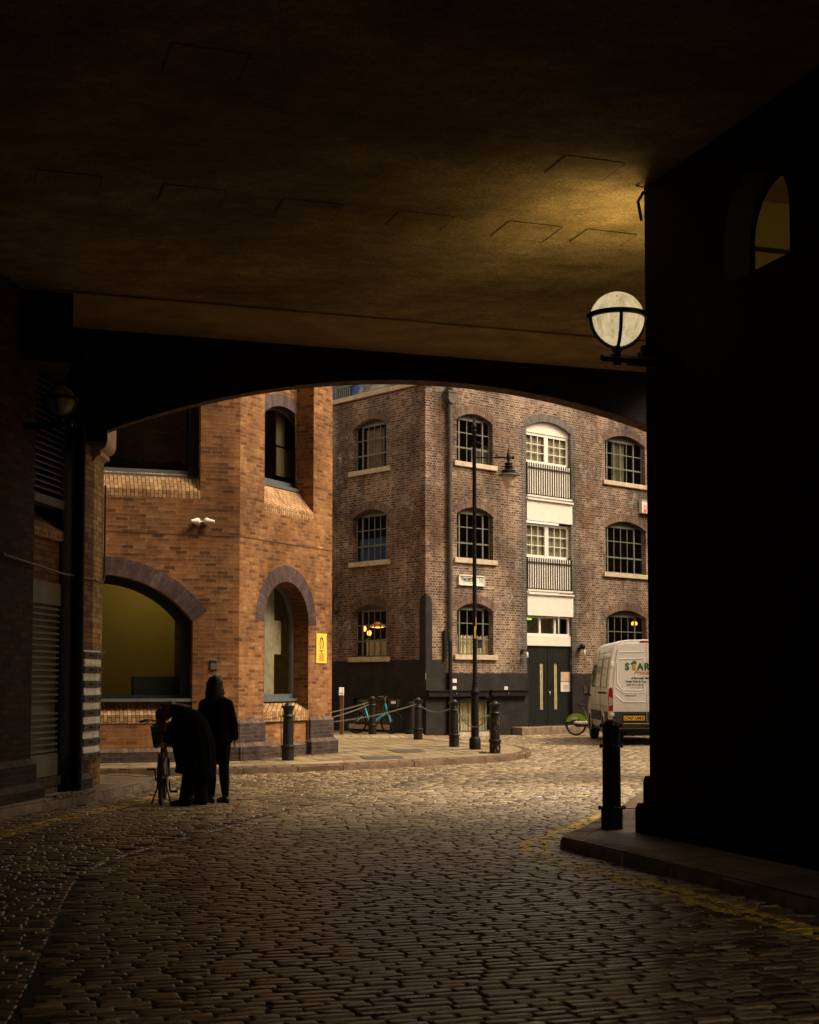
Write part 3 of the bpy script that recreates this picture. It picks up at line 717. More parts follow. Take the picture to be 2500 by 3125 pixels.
mb = MB(F); mb.box(alr-1.05, alr-.05, -.75, -.42, zgl-.4, zgl+.42)
for i in range(7): mb.box(alr-1.0+i*.13, alr-.93+i*.13, -.77, -.75, zgl, zgl+.36)
obj('office_furniture', mb, 'blackmetal', ob)
mb = MB(F); mb.box(all_+.3, all_+1.5, -1.5, -.9, zgl-.3, zgl+.3); obj('office_furniture', mb, 'blackmetal', ob)
mb = MB(F); mb.box(alr-1.0, alr+.8, -2.0, -1.9, 4.2, 4.26); obj('room_lamp', mb, 'strip', ob)
# upper recess
mb = MB(F); zf = zu0
mb.box(kjr-3.4, kjr, -.3, .0, zf-.001, zf+.14)
mb.face([(kjr-3.4, 0, zf+.14), (kjr, 0, zf+.14), (kjr, -.33, zf+.56), (kjr-3.4, -.33, zf+.56)]); obj('sloped_sill', mb, 'orange_slope', ob)
zsl = FF.z(500, 1450, -.3); mb = MB(F)
mb.box(kjr-3.4, kjr, -.4, -.22, zsl-.055, zsl); 
mb.box(kjr-.16, kjr, -.36, -.28, zsl, HB-1.5); mb.box(kjr-3.4, kjr, -.36, -.28, zsl, zsl+.1); wu = obj('window', mb, 'alu', ob)
mb = MB(F); mb.face([(kjr-3.4, -.33, zsl), (kjr, -.33, zsl), (kjr, -.33, HB-1.5), (kjr-3.4, -.33, HB-1.5)]); obj('pane', mb, 'glass_dark', wu)
mb = MB(F); mb.box(kjr-3.5, kjr+.1, -1.6, -.4, 4.6, HB-1.4); obj('upper_room', mb, 'soot', ob)
mb = MB(F); mb.box(kjr-.2, kjr-.0, -.28, -.2, zsl, HB-1.5); obj('window_frame', mb, 'blackmetal', ob)
# 27 degree facet
kG = FG.k(1013, 2000)
gl, gr = FG.k(806, 1900), FG.k(941.6, 1906); gw = (gr-gl)/2; gz = FG.z(941.6, 1906)
g_u0, g_u1 = FG.k(807, 1500), FG.k(957, 1500); gzu = FG.z(885, 1575)
hz = FG.z(941.6, 1906)
mb = MB(Gf)
GH = [outline(gl, gr, -.09, gz, gw*1.18 if False else gw, 24), [(g_u0, gzu), (g_u1, gzu), (g_u1, HB-1.5), (g_u0, HB-1.5)]]
# the arch is stilted a little: shape it as a half ellipse matching the photo
ztop = FG.z(882, 1776); rz = ztop-gz
def ell(k0, k1, z0, zs, rr, seg=28): return [(k0, z0), (k1, z0)]+[((k0+k1)/2+(k1-k0)/2*math.cos(PI*i/seg), zs+rr*math.sin(PI*i/seg)) for i in range(seg+1)]
GH[0] = ell(gl, gr, -.09, gz, rz)
mb.wall(0, kG, -.1, HB, GH, .45); obj('corner_wall', mb, 'orange', ob)
ol, orr, ot = FG.k(782, 1895), FG.k(967, 1906), FG.z(882, 1728)
mb = MB(Gf)
for i in range(36):
    t0, t1 = PI*i/36, PI*(i+1)/36; c_ = (gl+gr)/2; aw = (orr-ol)/2; ah = ot-gz
    I = lambda t, n: (c_+gw*math.cos(t), n, gz+rz*math.sin(t)); O = lambda t, n: (c_+aw*math.cos(t), n, gz+ah*math.sin(t)); u0, u1 = t0*.95, t1*.95
    mb.face([I(t0, .006), I(t1, .006), O(t1, .006), O(t0, .006)], [(.02, u0), (.02, u1), (.3, u1), (.3, u0)])
    mb.face([I(t0, .006), I(t1, .006), I(t1, -.45), I(t0, -.45)], [(.02, u0), (.02, u1), (.45, u1), (.45, u0)])
obj('brick_arch', mb, 'purple', ob)
gsl = FG.z(880, 2131, -.4)
def framed(mb, o1, o2, n, d):
    for i in range(len(o1)):
        j = (i+1) % len(o1); mb.face([(o1[i][0], n, o1[i][1]), (o1[j][0], n, o1[j][1]), (o2[j][0], n, o2[j][1]), (o2[i][0], n, o2[i][1])])
        mb.face([(o2[i][0], n, o2[i][1]), (o2[j][0], n, o2[j][1]), (o2[j][0], n-d, o2[j][1]), (o2[i][0], n-d, o2[i][1])])
mb = MB(Gf); o1 = ell(gl, gr, gsl, gz, rz); o2 = ell(gl+.07, gr-.07, gsl+.09, gz, rz-.07); framed(mb, o1, o2, -.36, .08); w = obj('window', mb, 'alu', ob)
mb = MB(Gf); mb.poly(o2, -.40); obj('pane', mb, 'glass', w)
mb = MB(Gf); mb.box(gl, gr, -.45, -.26, gsl-.06, gsl); obj('sill', mb, 'alu', w)
mb = MB(Gf); gq = FG.z(880, 2200); mb.face([(gl, 0, gq+.2), (gr, 0, gq+.2), (gr, -.35, gsl-.06), (gl, -.35, gsl-.06)]); mb.face([(gl, 0, gq), (gr, 0, gq), (gr, 0, gq+.2), (gl, 0, gq+.2)])
obj('sloped_sill', mb, 'orange_slope', ob)
mb = MB(Gf); mb.box(gl, gr, -.4, -.05, -.1, gq); obj('wall_panel', mb, 'orange', ob)
mb = MB(Gf); mb.box(gl-.5, gr+.5, -1.8, -1.78, -.1, 4.4); mb.box(gl-.5, gl-.48, -1.8, -.46, -.1, 4.4); mb.box(gr+.3, gr+.32, -1.8, -.46, -.1, 4.4); obj('room', mb, 'curtain_dim', ob)
mb = MB(Gf); mb.box(gl+.85, gl+1.22, -.58, -.54, .7, 3.6); mb.box(gl+1.22, gl+1.5, -.57, -.55, 2.2, 2.9); obj('blind', mb, 'curtain_dim', ob)  # pale boxes standing in for a reflection in the glass
# upper recess of this facet
mb = MB(Gf); mb.box(g_u0, g_u1, -.3, 0, gzu-.001, gzu+.16); mb.face([(g_u0, 0, gzu+.16), (g_u1, 0, gzu+.16), (g_u1, -.42, gzu+.66), (g_u0, -.42, gzu+.66)]); obj('sloped_sill', mb, 'orange_slope', ob)
us = gzu+.72; uc = FG.z(849, 1236, -.42); usp = FG.z(925, 1316, -.42)
ua0, ua1 = FG.k(790, 1300, -.42), FG.k(939, 1316, -.42)
mb = MB(Gf); wo = outline(ua0, ua1, us-.1, usp, uc-usp, 24)
mb.wall(g_u0-.3, g_u1, gzu, HB-1.5, [wo], .3, -.42); obj('recessed_wall', mb, 'orange', ob)
mb = MB(Gf); (cx_, cz_), r_, a_ = arch_geo(ua0, ua1, usp, uc-usp); mb.ring_arch((cx_, cz_), r_, r_+.26, -a_, a_, -.7, -.41, 24); obj('brick_arch', mb, 'purple', ob)
mb = MB(Gf); wi = outline(ua0+.07, ua1-.1, us+.1, usp-.04, uc-usp-.03, 24); framed(mb, outline(ua0, ua1, us, usp, uc-usp, 24), wi, -.55, .08); mb.box(ua0-.1, ua1+.05, -.62, -.36, us-.1, us-.03); w = obj('window', mb, 'alu', ob)
mb = MB(Gf); mb.poly(wi, -.6); obj('pane', mb, 'glass_dark', w)
mb = MB(Gf); mb.box(ua0-.3, ua1+.3, -1.9, -.95, us-.3, HB-1.5); obj('upper_room', mb, 'room', ob)
mb = MB(Gf); mb.box(ua1-.8, ua1+.1, -.72, -.70, us+.25, us+.85); mb.box(ua1-.8, ua1-.45, -.73, -.71, us+.9, us+2.2); obj('blind', mb, 'curtain', ob)  # pale boxes added to imitate a reflection in the upper pane
# plinths of both facets
mb, mc = MB(F), MB(F)
zp = FF.z(450, 2292); zp1 = FF.z(690, 2208); zp2 = FF.z(690, 2280)
def two(mb, mc): obj('plinth', mb, 'blue', ob); obj('plinth_cap', mc, 'blue_cap', ob)
mb.box(-9, alr-.0, -.3, .05, -.1, zp-.02); mc.face([(-9, .055, zp-.02), (alr, .055, zp-.02), (alr, 0.0, zp+.05), (-9, 0.0, zp+.05)]); two(mb, mc)
mb, mc = MB(F), MB(F); plinth(mb, mc, alr+.12, 0-.03, zp1, .05, zp2, .12); two(mb, mc)
mb, mc = MB(Gf), MB(Gf); plinth(mb, mc, .03, gl-.05, zp1, .05, zp2, .12); two(mb, mc)
mb, mc = MB(Gf), MB(Gf); plinth(mb, mc, gr+.07, kG-.04, zp1, .05, zp2, .12); two(mb, mc)
mb, mc = MB(Gf), MB(Gf); mb.box(gl, gr, -.3, .0, -.1, zp2-.05); mc.face([(gl, .004, zp2-.05), (gr, .004, zp2-.05), (gr, -.06, zp2+.02), (gl, -.06, zp2+.02)]); two(mb, mc)
mb = MB(Gf); mb.wall(kG, kG+.001, 0, .001); e = Gf((kG, 0, 0)); e2 = Vector((*cdir, 0))
sd = MB(lambda q: Vector((e.x, e.y, 0))+Vector((-e2.x*q[0]+tdir.x*q[1], -e2.y*q[0]+tdir.y*q[1], q[2])))
sd.box(0, 9, 0, 9, -.1, HB) if False else sd.face([(0, 0, -.1), (3, 9, -.1), (3, 9, HB), (0, 0, HB)]); sd.face([(3, 9, -.1), (14, 9, -.1), (14, 9, HB), (3, 9, HB)])
obj('side_wall', sd, 'orange', ob)
mb = MB(F); mb.box(-9, -8.95, -14, 0, -.1, HB); mb.box(-9, -.2, -12, -.05, HB-1.5, HB-.01); obj('roof', mb, 'slate', ob)
# things fixed to it
t = thing('parking_sign', 'tall yellow warning sign with black wheel clamp symbol beside the narrow arched window', 'sign', FG((FG.k(979, 1978), 0, 0))+Vector((0, 0, FG.z(979, 1978))))
SG = Fr(CO, (math.sin(R(27)), math.cos(R(27))), t.location)
s0, s1, sz0, sz1 = FG.k(963.5, 1978), FG.k(994.5, 1978), FG.z(979, 2024), FG.z(979, 1933.5); sm = (s0+s1)/2; sh = sz1-sz0
mb = MB(SG); mb.box(s0, s1, .003, .02, sz0, sz1); obj('panel', mb, 'yellowsign', t)
mb = MB(SG); yc = sz0+sh*.63; A_, B_ = .105*sh/.78*.95, .2*sh/.78
def arcband(t0, t1, fi=.62):
    for i in range(12):
        a, b = t0+(t1-t0)*i/12, t0+(t1-t0)*(i+1)/12; fa = lambda x: fi+.0*x
        mb.face([(sm+s_*math.sin(q)*A_*f_, .023, yc+math.cos(q)*B_*f_) for q, f_, s_ in ((a, 1, sg_), (b, 1, sg_), (b, .72, sg_), (a, .72, sg_))])
for sg_ in (-1, 1): arcband(.12, 2.3)
sg_ = 1
mb.face([(sm+math.sin(q)*A_*.68, .023, yc-.12*sh+math.cos(q)*B_*.55) for q in [PI-.95+1.9*i/10 for i in range(11)]])
for s_ in (-1, 1): mb.box(sm+s_*A_*1.05-.035, sm+s_*A_*1.05+.035, .021, .024, yc-.17*sh*1.25, yc-.17*sh*1.25+.008)
obj('symbol', mb, 'ink', t)
mb = MB(SG)
for x_ in (-.02, .02): mb.box(sm+x_-.003, sm+x_+.003, .021, .0225, yc-.1*sh, yc+.14*sh)
mb.box(sm-.06, sm+.06, .021, .0225, yc-.115*sh, yc-.108*sh); obj('symbol_line', mb, 'ink_brown', t)
for i, s_ in enumerate(('Cars parked', 'here without', 'authorisation', 'will be clamped')): text('lettering', s_, .052, 'ink_brown', t, SG, sm, .023, sz0+sh*(.29-.068*i), .0012, 'CENTER', .72)
t = thing('security_cameras', 'pair of small white dome cameras on the orange brick wall', 'camera', FF((FF.k(615, 1592), 0, FF.z(615, 1592))))
CF = Fr(CO, cdir, t.location)
for u_, s_ in ((600, -1), (630, 1)):
    k_, z_ = FF.hit(u_, 1592); mb = MB(CF); mb.sphere((k_, .06, z_), .068, 20, 12); mb.tube([(k_+s_*.02, .09, z_), (k_+s_*.13, .13, z_-.01)], [.05, .03], 10); mb.lathe([(.05, 0), (.05, .06)], (k_, 0, z_), 16, 'y'); obj('camera_head', mb, 'white', t, smooth=True)
mb = MB(CF); mb.tube([(FF.k(606), .05, FF.z(615, 1592)), (FF.k(624), .05, FF.z(615, 1592))], .012, 6); obj('link', mb, 'white', t)
mb = MB(FF); cabz = FF.z(500, 1626)
mb.tube([(FF.k(320, 1626), .012, cabz+.02), (FF.k(480, 1626), .012, cabz), (-.02, .012, cabz-.01)], .005, 5); mb2 = MB(FG); mb2.tube([(.0, .012, cabz-.01), (1.2, .012, cabz-.015), (kG-.05, .012, cabz-.0)], .005, 5)
n0 = len(mb.v); mb.v += mb2.v; mb.f += [[i+n0 for i in f] for f in mb2.f]
tag(obj('cable', mb, 'conduit'), 'thin cable crossing the orange brick wall below the white cameras', 'cable')
t = thing('wall_plaque', 'small dark plate fixed on the orange brick wall above the standing person', 'plaque', FF((FF.k(652, 2028), 0, FF.z(652, 2028))))
PF = Fr(CO, cdir, t.location); mb = MB(PF); k_, z_ = FF.hit(652, 2028); mb.box(k_-.07, k_+.07, 0, .03, z_-.1, z_+.1); obj('cover', mb, 'pipe', t, bevel=.01)
mb = MB(PF); mb.box(k_-.05, k_+.05, .03, .036, z_+.04, z_+.07); obj('slot', mb, 'ink', t)

# ------------------------------------------------------------------ brown brick warehouse
wb = thing('brick_warehouse', 'old brown brick warehouse with arched steel windows, white loading-bay panels and black painted base', 'building', (*corner, 0))
Rr = Fr(corner, (math.cos(R(42)), math.sin(R(42))), wb.location); Ll = Fr(corner, (math.sin(R(42)), -math.cos(R(42))), wb.location)
HT = FRl.z(1174, 1200)
K = FRr.k
c1 = (K(1395, 1860), K(1506, 1860)); c2k = K(1848.5, 1600); c2 = (c2k, K(1971, 1600))
bay = (K(1607.5, 1700), K(1744, 1700))
def wz(fr, u, vs, vsp, vcr): z0, zs, zc = fr.z(u, vs), fr.z(u, vsp), fr.z((u+0), vcr); return z0, zs
wins_r = []
for kk, uu, rows in ((c1, 1395, ((1406.5, 1278, .24), (1702, 1566, .24), (1998, 1862, .24))), (c2, 1849, ((1465, 1345, .27), (1746, 1609, .27), (2031, 1884, .27)))):
    for vs, vsp, rs in rows: wins_r.append((kk[0], kk[1], FRr.z(uu, vs), FRr.z(uu, vsp), rs))
lk = (FRl.k(1077, 1600), FRl.k(1182, 1600))
wins_l = [(lk[0], lk[1], FRl.z(1077, a), FRl.z(1077, b), .24) for a, b in ((1441, 1313), (1718, 1585), (2006.5, 1872))]
wins_rb = [(K(1394, 2200), K(1511, 2200), FRr.z(1394, 2236), FRr.z(1394, 2142), .16)]
wins_lb = [(FRl.k(1079, 2150), FRl.k(1181, 2150), FRl.z(1079, 2209), FRl.z(1079, 2134), .1)]
# the loading bay: one tall opening
bz0 = FRr.z(1680, 2236); bsp = FRr.z(1607.5, 1302); bcr = .27
zplr = FRr.z(1450, 2054.5); zpll = FRl.z(1200, 2015)
KR = 17.0
mb = MB(Rr)
holes = [outline(*w_) for w_ in wins_r]+[outline(bay[0], bay[1], zplr, bsp, bcr)]
# brick wall above the painted base, with the bay notch
pts = [(0, zplr), (bay[0], zplr)]+[(bay[0], bsp)]
bo = outline(bay[0], bay[1], 0, bsp, bcr)
arc = bo[2:-1][::-1]
outer = [(0, zplr), (bay[0], zplr), (bay[0], bsp)]+arc+[(bay[1], zplr), (KR, zplr), (KR, HT), (0, HT)]
outer = [(0, zplr), (bay[0], zplr), (bay[0], bsp)]+[q for q in arc if bay[0] < q[0] < bay[1]]+[(bay[1], bsp), (bay[1], zplr), (KR, zplr), (KR, HT+3.2), (0, HT+3.2)]
hs = [outline(*w_) for w_ in wins_r]
loops = [outer]+hs; flat = [q for l in loops for q in l]; ids = [mb.p((a, 0, b)) for a, b in flat]
for t_ in tessellate_polygon([[Vector((a, b, 0)) for a, b in l] for l in loops]): mb.f.append([ids[j] for j in t_])
for h in hs+[[(bay[0], zplr)]+[(bay[0], bsp)]+[q for q in arc if bay[0] < q[0] < bay[1]]+[(bay[1], bsp), (bay[1], zplr)]]:
    cl = h in hs
    for i in range(len(h) if cl else len(h)-1):
        a, b = h[i], h[(i+1) % len(h)]; mb.face([(a[0], 0, a[1]), (b[0], 0, b[1]), (b[0], -.22, b[1]), (a[0], -.22, a[1])])
obj('right_wall', mb, 'brown', wb)
mb = MB(Ll); mb.wall(-14, 0, zpll, HT, [outline(*w_) for w_ in wins_l], .22); obj('left_wall', mb, 'brown', wb)
# black painted base, slightly proud
mb = MB(Rr); kpipe = K(1358, 2040)
po = [(.0, -.1), (bay[0], -.1), (bay[0], zplr), (kpipe, zplr), (kpipe, zpll), (.0, zpll)]
hb = outline(*wins_rb[0]); ids = [mb.p((a, .02, b)) for a, b in po+hb]
for t_ in tessellate_polygon([[Vector((a, b, 0)) for a, b in po], [Vector((a, b, 0)) for a, b in hb]]): mb.f.append([ids[j] for j in t_])
for i in range(len(hb)): a, b = hb[i], hb[(i+1) % len(hb)]; mb.face([(a[0], .02, a[1]), (b[0], .02, b[1]), (b[0], -.3, b[1]), (a[0], -.3, a[1])])
mb.face([(0, .02, zpll), (kpipe, .02, zpll), (kpipe, 0, zpll), (0, 0, zpll)]); mb.face([(kpipe, .02, zplr), (bay[0], .02, zplr), (bay[0], 0, zplr), (kpipe, 0, zplr)])
mb.wall(bay[1], KR, -.1, zplr, [], 0, .02); mb.face([(bay[1], .02, zplr), (KR, .02, zplr), (KR, 0, zplr), (bay[1], 0, zplr)])
mb.face([(bay[0], .02, -.1), (bay[0], -.25, -.1), (bay[0], -.25, zplr), (bay[0], .02, zplr)]); mb.face([(bay[1], .02, -.1), (bay[1], -.25, -.1), (bay[1], -.25, zplr), (bay[1], .02, zplr)])
obj('painted_base', mb, 'plinth_black', wb)
mb = MB(Ll); mb.wall(-14, .02, -.1, zpll, [outline(*wins_lb[0])], .3, .02); mb.face([(-14, .02, zpll), (.02, .02, zpll), (.02, 0, zpll), (-14, 0, zpll)]); obj('painted_base', mb, 'plinth_black', wb)
# pointed black corner patch
za, zs_ = FRr.z(1297, 1809), FRr.z(1297, 1840)
kl, kr_ = FRl.k(1281, 1950), FRr.k(1319, 1950)
mb = MB(Ll); mb.poly([(kl, zpll), (.012, zpll), (.012, za), (kl*.75, zs_+.16), (kl, zs_)], .012)
mb2 = MB(Rr); mb2.poly([(0, zpll), (kr_, zpll), (kr_, zs_), (kr_*.75, zs_+.16), (0, za)], .012)
n0 = len(mb.v); mb.v += mb2.v; mb.f += [[i+n0 for i in f] for f in mb2.f]
obj('corner_guard_paint', mb, 'plinth_black', wb)
# arches
def gauge(fr, k0, k1, zs, rise, th=.26, mat='gauged', ex=.06):
    (cx_, cz_), r_, a_ = arch_geo(k0, k1, zs, rise); mb = MB(fr); mb.ring_arch((cx_, cz_), r_, r_+th, -a_-ex/r_*1.0, a_+ex/r_, -.2, .008, 20); return obj('brick_arch', mb, mat, wb)
for w_ in wins_r: gauge(Rr, w_[0], w_[1], w_[3], w_[4])
for w_ in wins_l: gauge(Ll, w_[0], w_[1], w_[3], w_[4])
gauge(Rr, bay[0], bay[1], bsp, bcr, .24, 'gauged_grey')
mb = MB(Rr); zz, i = zplr+.01, 0
while zz < bsp-.02:                                       # toothed blue-grey quoins
    w_ = .34 if (i//1) % 2 else .23; zt_ = min(zz+.074, bsp)
    mb.face([(bay[0]-w_, .004, zz), (bay[0], .004, zz), (bay[0], .004, zt_), (bay[0]-w_, .004, zt_)]); mb.face([(bay[1], .004, zz), (bay[1]+w_, .004, zz), (bay[1]+w_, .004, zt_), (bay[1], .004, zt_)])
    mb.face([(bay[0], .004, zz), (bay[0], -.22, zz), (bay[0], -.22, zt_), (bay[0], .004, zt_)]); zz += .075; i += 1
obj('quoin', mb, 'bluegrey', wb)
# steel windows
def steel_window(fr, k0, k1, z0, zs, rise, cols, room, curtain=None, half=None, lamps=(), sash=None, rows=3):
    d = -.15; mb = MB(fr); W_ = k1-k0; zt = zs+rise*.45; H = zt-z0
    fw = .035
    mb.box(k0, k0+fw, d-.04, d, z0, zs); mb.box(k1-fw, k1, d-.04, d, z0, zs); mb.box(k0, k1, d-.05, d+.01, z0, z0+.05); mb.box(k0+.0, k1, d-.04, d, zt-.04, zt)
    xs = [k0+W_*c for c in cols]
    for i, x in enumerate(xs):
        b = .026 if i in (0, len(xs)-1) else .012
        mb.box(x-b, x+b, d-.03, d+(.012 if b > .02 else 0), z0+.05, zt-.04)
    for i in range(1, rows):
        z_ = z0+H*i/rows; b = .024 if i == 1 else .014; mb.box(k0+fw, k1-fw, d-.028, d+.005, z_-b, z_+b)
    mb.box(xs[0], xs[-1], d-.03, d+.012, zt-.085, zt-.04); 
    wn = obj('window', mb, 'steel', wb)
    mb = MB(fr); o_ = outline(k0, k1, z0+.05, zs, rise); mb.poly([q for q in o_], d-.02); obj('pane', mb, 'glass', wn)
    mb = MB(fr); o_ = [(k0, zt-.01)]+([(k1, zt-.01)])+[q for q in outline(k0, k1, z0, zs, rise)[3:-1] if q[1] > zt-.01]; 
    if len(o_) > 3: mb.poly(o_, d-.035)
    obj('head_panel', mb, 'steel', wn)
    mb = MB(fr); mb.box(k0-.14, k1+.14, -.2, .075, z0-.15, z0-.0); mb.v = [v for v in mb.v]; obj('sill', mb, 'stone', wn, bevel=.012)
    mb = MB(fr); a0_, a1_, b_ = k0-.5, k1+.5, -1.6          # room: back, sides, floor, ceiling
    mb.face([(a0_, b_, z0-.4), (a1_, b_, z0-.4), (a1_, b_, zs+.6), (a0_, b_, zs+.6)])
    mb.face([(a0_, b_, z0-.4), (a0_, -.23, z0-.4), (a0_, -.23, zs+.6), (a0_, b_, zs+.6)]); mb.face([(a1_, b_, z0-.4), (a1_, -.23, z0-.4), (a1_, -.23, zs+.6), (a1_, b_, zs+.6)])
    mb.face([(a0_, b_, z0-.4), (a1_, b_, z0-.4), (a1_, -.23, z0-.4), (a0_, -.23, z0-.4)]); mb.face([(a0_, b_, zs+.6), (a1_, b_, zs+.6), (a1_, -.23, zs+.6), (a0_, -.23, zs+.6)])
    obj('room', mb, room, wn)
    if curtain:
        mat, f0, f1, h = curtain; mb = MB(fr); N = 44
        for i in range(N):
            x0, x1 = k0+W_*(f0+(f1-f0)*i/N), k0+W_*(f0+(f1-f0)*(i+1)/N); q = lambda x: d-.12+.03*math.sin(x*38)+.012*math.sin(x*91)
            tp = z0+H*h+(.03 if i % 6 < 3 else 0)*(1 if half else 0)
            mb.face([(x0, q(x0), z0), (x1, q(x1), z0), (x1, q(x1), tp), (x0, q(x0), tp)])
        obj('curtain', mb, mat, wn)
    return wn
c5 = (.15, .37, .585, .8); c6 = (.12, .29, .46, .63, .8) ; cl6 = (.19, .36, .53, .7, .89)
cols_r = [c5]*3+[(.12, .285, .45, .615, .78)]*3
steel_window(Rr, *wins_r[0], c5, 'room', ('curtain_dim', .55, 1, .4))
steel_window(Rr, *wins_r[1], c5, 'room')
wlow = steel_window(Rr, *wins_r[2], c5, 'room_red', ('curtain', 0, 1, .40), True)
steel_window(Rr, *wins_r[3], cols_r[3], 'room', ('curtain_dim', .3, .62, .95))
steel_window(Rr, *wins_r[4], cols_r[3], 'room')
wr2 = steel_window(Rr, *wins_r[5], cols_r[3], 'room', ('curtain', 0, 1, .3), True)
steel_window(Ll, *wins_l[0], cl6, 'room', ('curtain_dim', .2, .75, .9))
steel_window(Ll, *wins_l[1], cl6, 'room', ('room_blue', 0, 1, .5))
wll = steel_window(Ll, *wins_l[2], cl6, 'room_red', ('curtain', .2, 1, .36), True)
steel_window(Rr, wins_rb[0][0], wins_rb[0][1], wins_rb[0][2], wins_rb[0][3], .1, (.18, .40, .62, .84), 'curtain_dim', ('curtain', .05, .95, 1.0), rows=2)
steel_window(Ll, *wins_lb[0], (.2, .5, .8), 'curtain_dim', ('curtain_dim', 0, 1, 1.0), rows=2)
# lamps hanging inside the ground floor rooms
def indoor_lamp(fr, u, v, label, kind):
    k_, z_ = fr.hit(u, v, -.45); p = fr.O+fr.d*k_-fr.n*.45; t = thing('pendant_lamp', label, 'lamp', (p.x, p.y, z_), 0, 'lit pendant lamps inside the ground floor windows')
    mb = MB()
    if kind == 'bulb': mb.sphere((0, 0, 0), .075, 16, 10, (.9, .9, 1.15)); obj('bulb', mb, 'bulb', t, smooth=True)
    elif kind == 'drum': mb.lathe([(.1, -.04), (.1, .05), (.04, .08)], (0, 0, 0), 24); obj('lamp_shade', mb, 'amber', t)
    else: mb.lathe([(.05, .14), (.2, .05), (.26, -.02)], (0, 0, 0), 24); obj('lamp_shade', mb, 'amber_dim', t); mb = MB(); mb.sphere((0, 0, -.01), .2, 20, 8, (1, 1, .18)); obj('bulb', mb, 'bulb', t)
    mb = MB(); mb.tube([(0, 0, .06), (0, 0, .5)], .008, 5); obj('cord', mb, 'blackmetal', t)
indoor_lamp(FRl, 1112, 1919, 'upper glowing bulb in the ground floor window left of the warehouse corner', 'bulb')
indoor_lamp(FRl, 1127, 1932, 'lower glowing bulb in the ground floor window left of the warehouse corner', 'bulb')
indoor_lamp(FRl, 1153, 1912, 'wide glowing lampshade in the ground floor window left of the warehouse corner', 'shade')
indoor_lamp(FRr, 1936, 1904, 'orange drum lampshade glowing in the window above the van', 'drum')
# coping and roof
mb = MB(Ll); mb.box(-14, .08, -.3, .08, HT, HT+.14); mb2 = MB(Rr); mb2.box(-.0, KR, -.3, .08, HT+3.201, HT+3.339); n0 = len(mb.v); mb.v += mb2.v; mb.f += [[i+n0 for i in f] for f in mb2.f]
obj('coping', mb, 'stone', wb, bevel=.01)
kd = FRl.k(1050, 1220)
mb = MB(Ll); mb.face([(kd, -.3, HT+.05), (-.1, -.3, HT+.05), (-1.0, -2.6, HT+3.2), (kd+.9, -2.2, HT+3.2)]); mb.face([(kd, -.3, HT+.05), (kd+.9, -2.2, HT+3.2), (kd+.9, -6, HT+3.2), (kd, -6, HT+.05)])
mb.box(-13.8, -.35, -12, -.8, HT-.4, HT+.04); obj('roof', mb, 'slate', wb)
mb = MB(Ll); d0, d1 = FRl.k(1023, 1200, -1.2), FRl.k(1060, 1200, -1.2)
mb.box(d0, d0+.06, -1.3, -1.2, HT, HT+2.2)
for i in range(7): mb.box(d0+.06+(d1-d0)*i/6, d0+.1+(d1-d0)*i/6, -1.28, -1.22, HT, HT+2.2)
for i in range(1, 5): mb.box(d0, d1+.3, -1.28, -1.23, HT+.45*i, HT+.45*i+.05)
dm = obj('dormer_window', mb, 'steel', wb); mb = MB(Ll); mb.box(d0-.3, d1+.5, -2.4, -1.3, HT, HT+2.4); obj('dormer_glazing', mb, 'room_blue', dm)
mb = MB(Ll); mb.box(-14, -13.9, -12, 0, 0, HT); mb2 = MB(Rr); mb2.box(KR, KR+.1, -10, 0, 0, HT); n0 = len(mb.v); mb.v += mb2.v; mb.f += [[i+n0 for i in f] for f in mb2.f]; obj('rear_wall', mb, 'brown', wb)
# loading bay contents
def bk(f): return bay[0]+(bay[1]-bay[0])*f
BW = bay[1]-bay[0]
bzv = lambda v, u=1607.5: FRr.z(u, v)
def bay_door(zlo, zhi, arched):
    mb = MB(Rr); d = -.12
    a, b = bay[0]+.0, bay[1]-.0; st = .05
    mb.box(a, a+.07, d-.05, d, zlo, zhi); mb.box(b-.09, b, d-.05, d, zlo, zhi); mb.box(a, b, d-.05, d, zhi-.09, zhi); mb.box(a, b, d-.05, d, zlo, zlo+.1)
    m = (a+b)/2; mb.box(m-.09, m+.09, d-.05, d+.004, zlo, zhi)
    for (x0, x1) in ((a+.07, m-.09), (m+.09, b-.09)):
        for i in (1, 2): mb.box(x0+(x1-x0)*i/3-.012, x0+(x1-x0)*i/3+.012, d-.04, d-.008, zlo, zhi)
        for i in (1, 2): mb.box(x0, x1, d-.038, d-.01, zlo+.1+(zhi-zlo-.19)*i/3-.012, zlo+.1+(zhi-zlo-.19)*i/3+.012)
    dr = obj('glazed_door', mb, 'white', wb)
    mb = MB(Rr); mb.face([(a, d-.03, zlo), (b, d-.03, zlo), (b, d-.03, zhi), (a, d-.03, zhi)]); obj('pane', mb, 'glass', dr)
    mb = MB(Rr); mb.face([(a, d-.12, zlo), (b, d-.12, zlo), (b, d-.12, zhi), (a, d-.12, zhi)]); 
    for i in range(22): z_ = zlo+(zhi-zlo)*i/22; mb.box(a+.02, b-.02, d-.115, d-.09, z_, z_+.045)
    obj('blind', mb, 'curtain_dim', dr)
    return dr
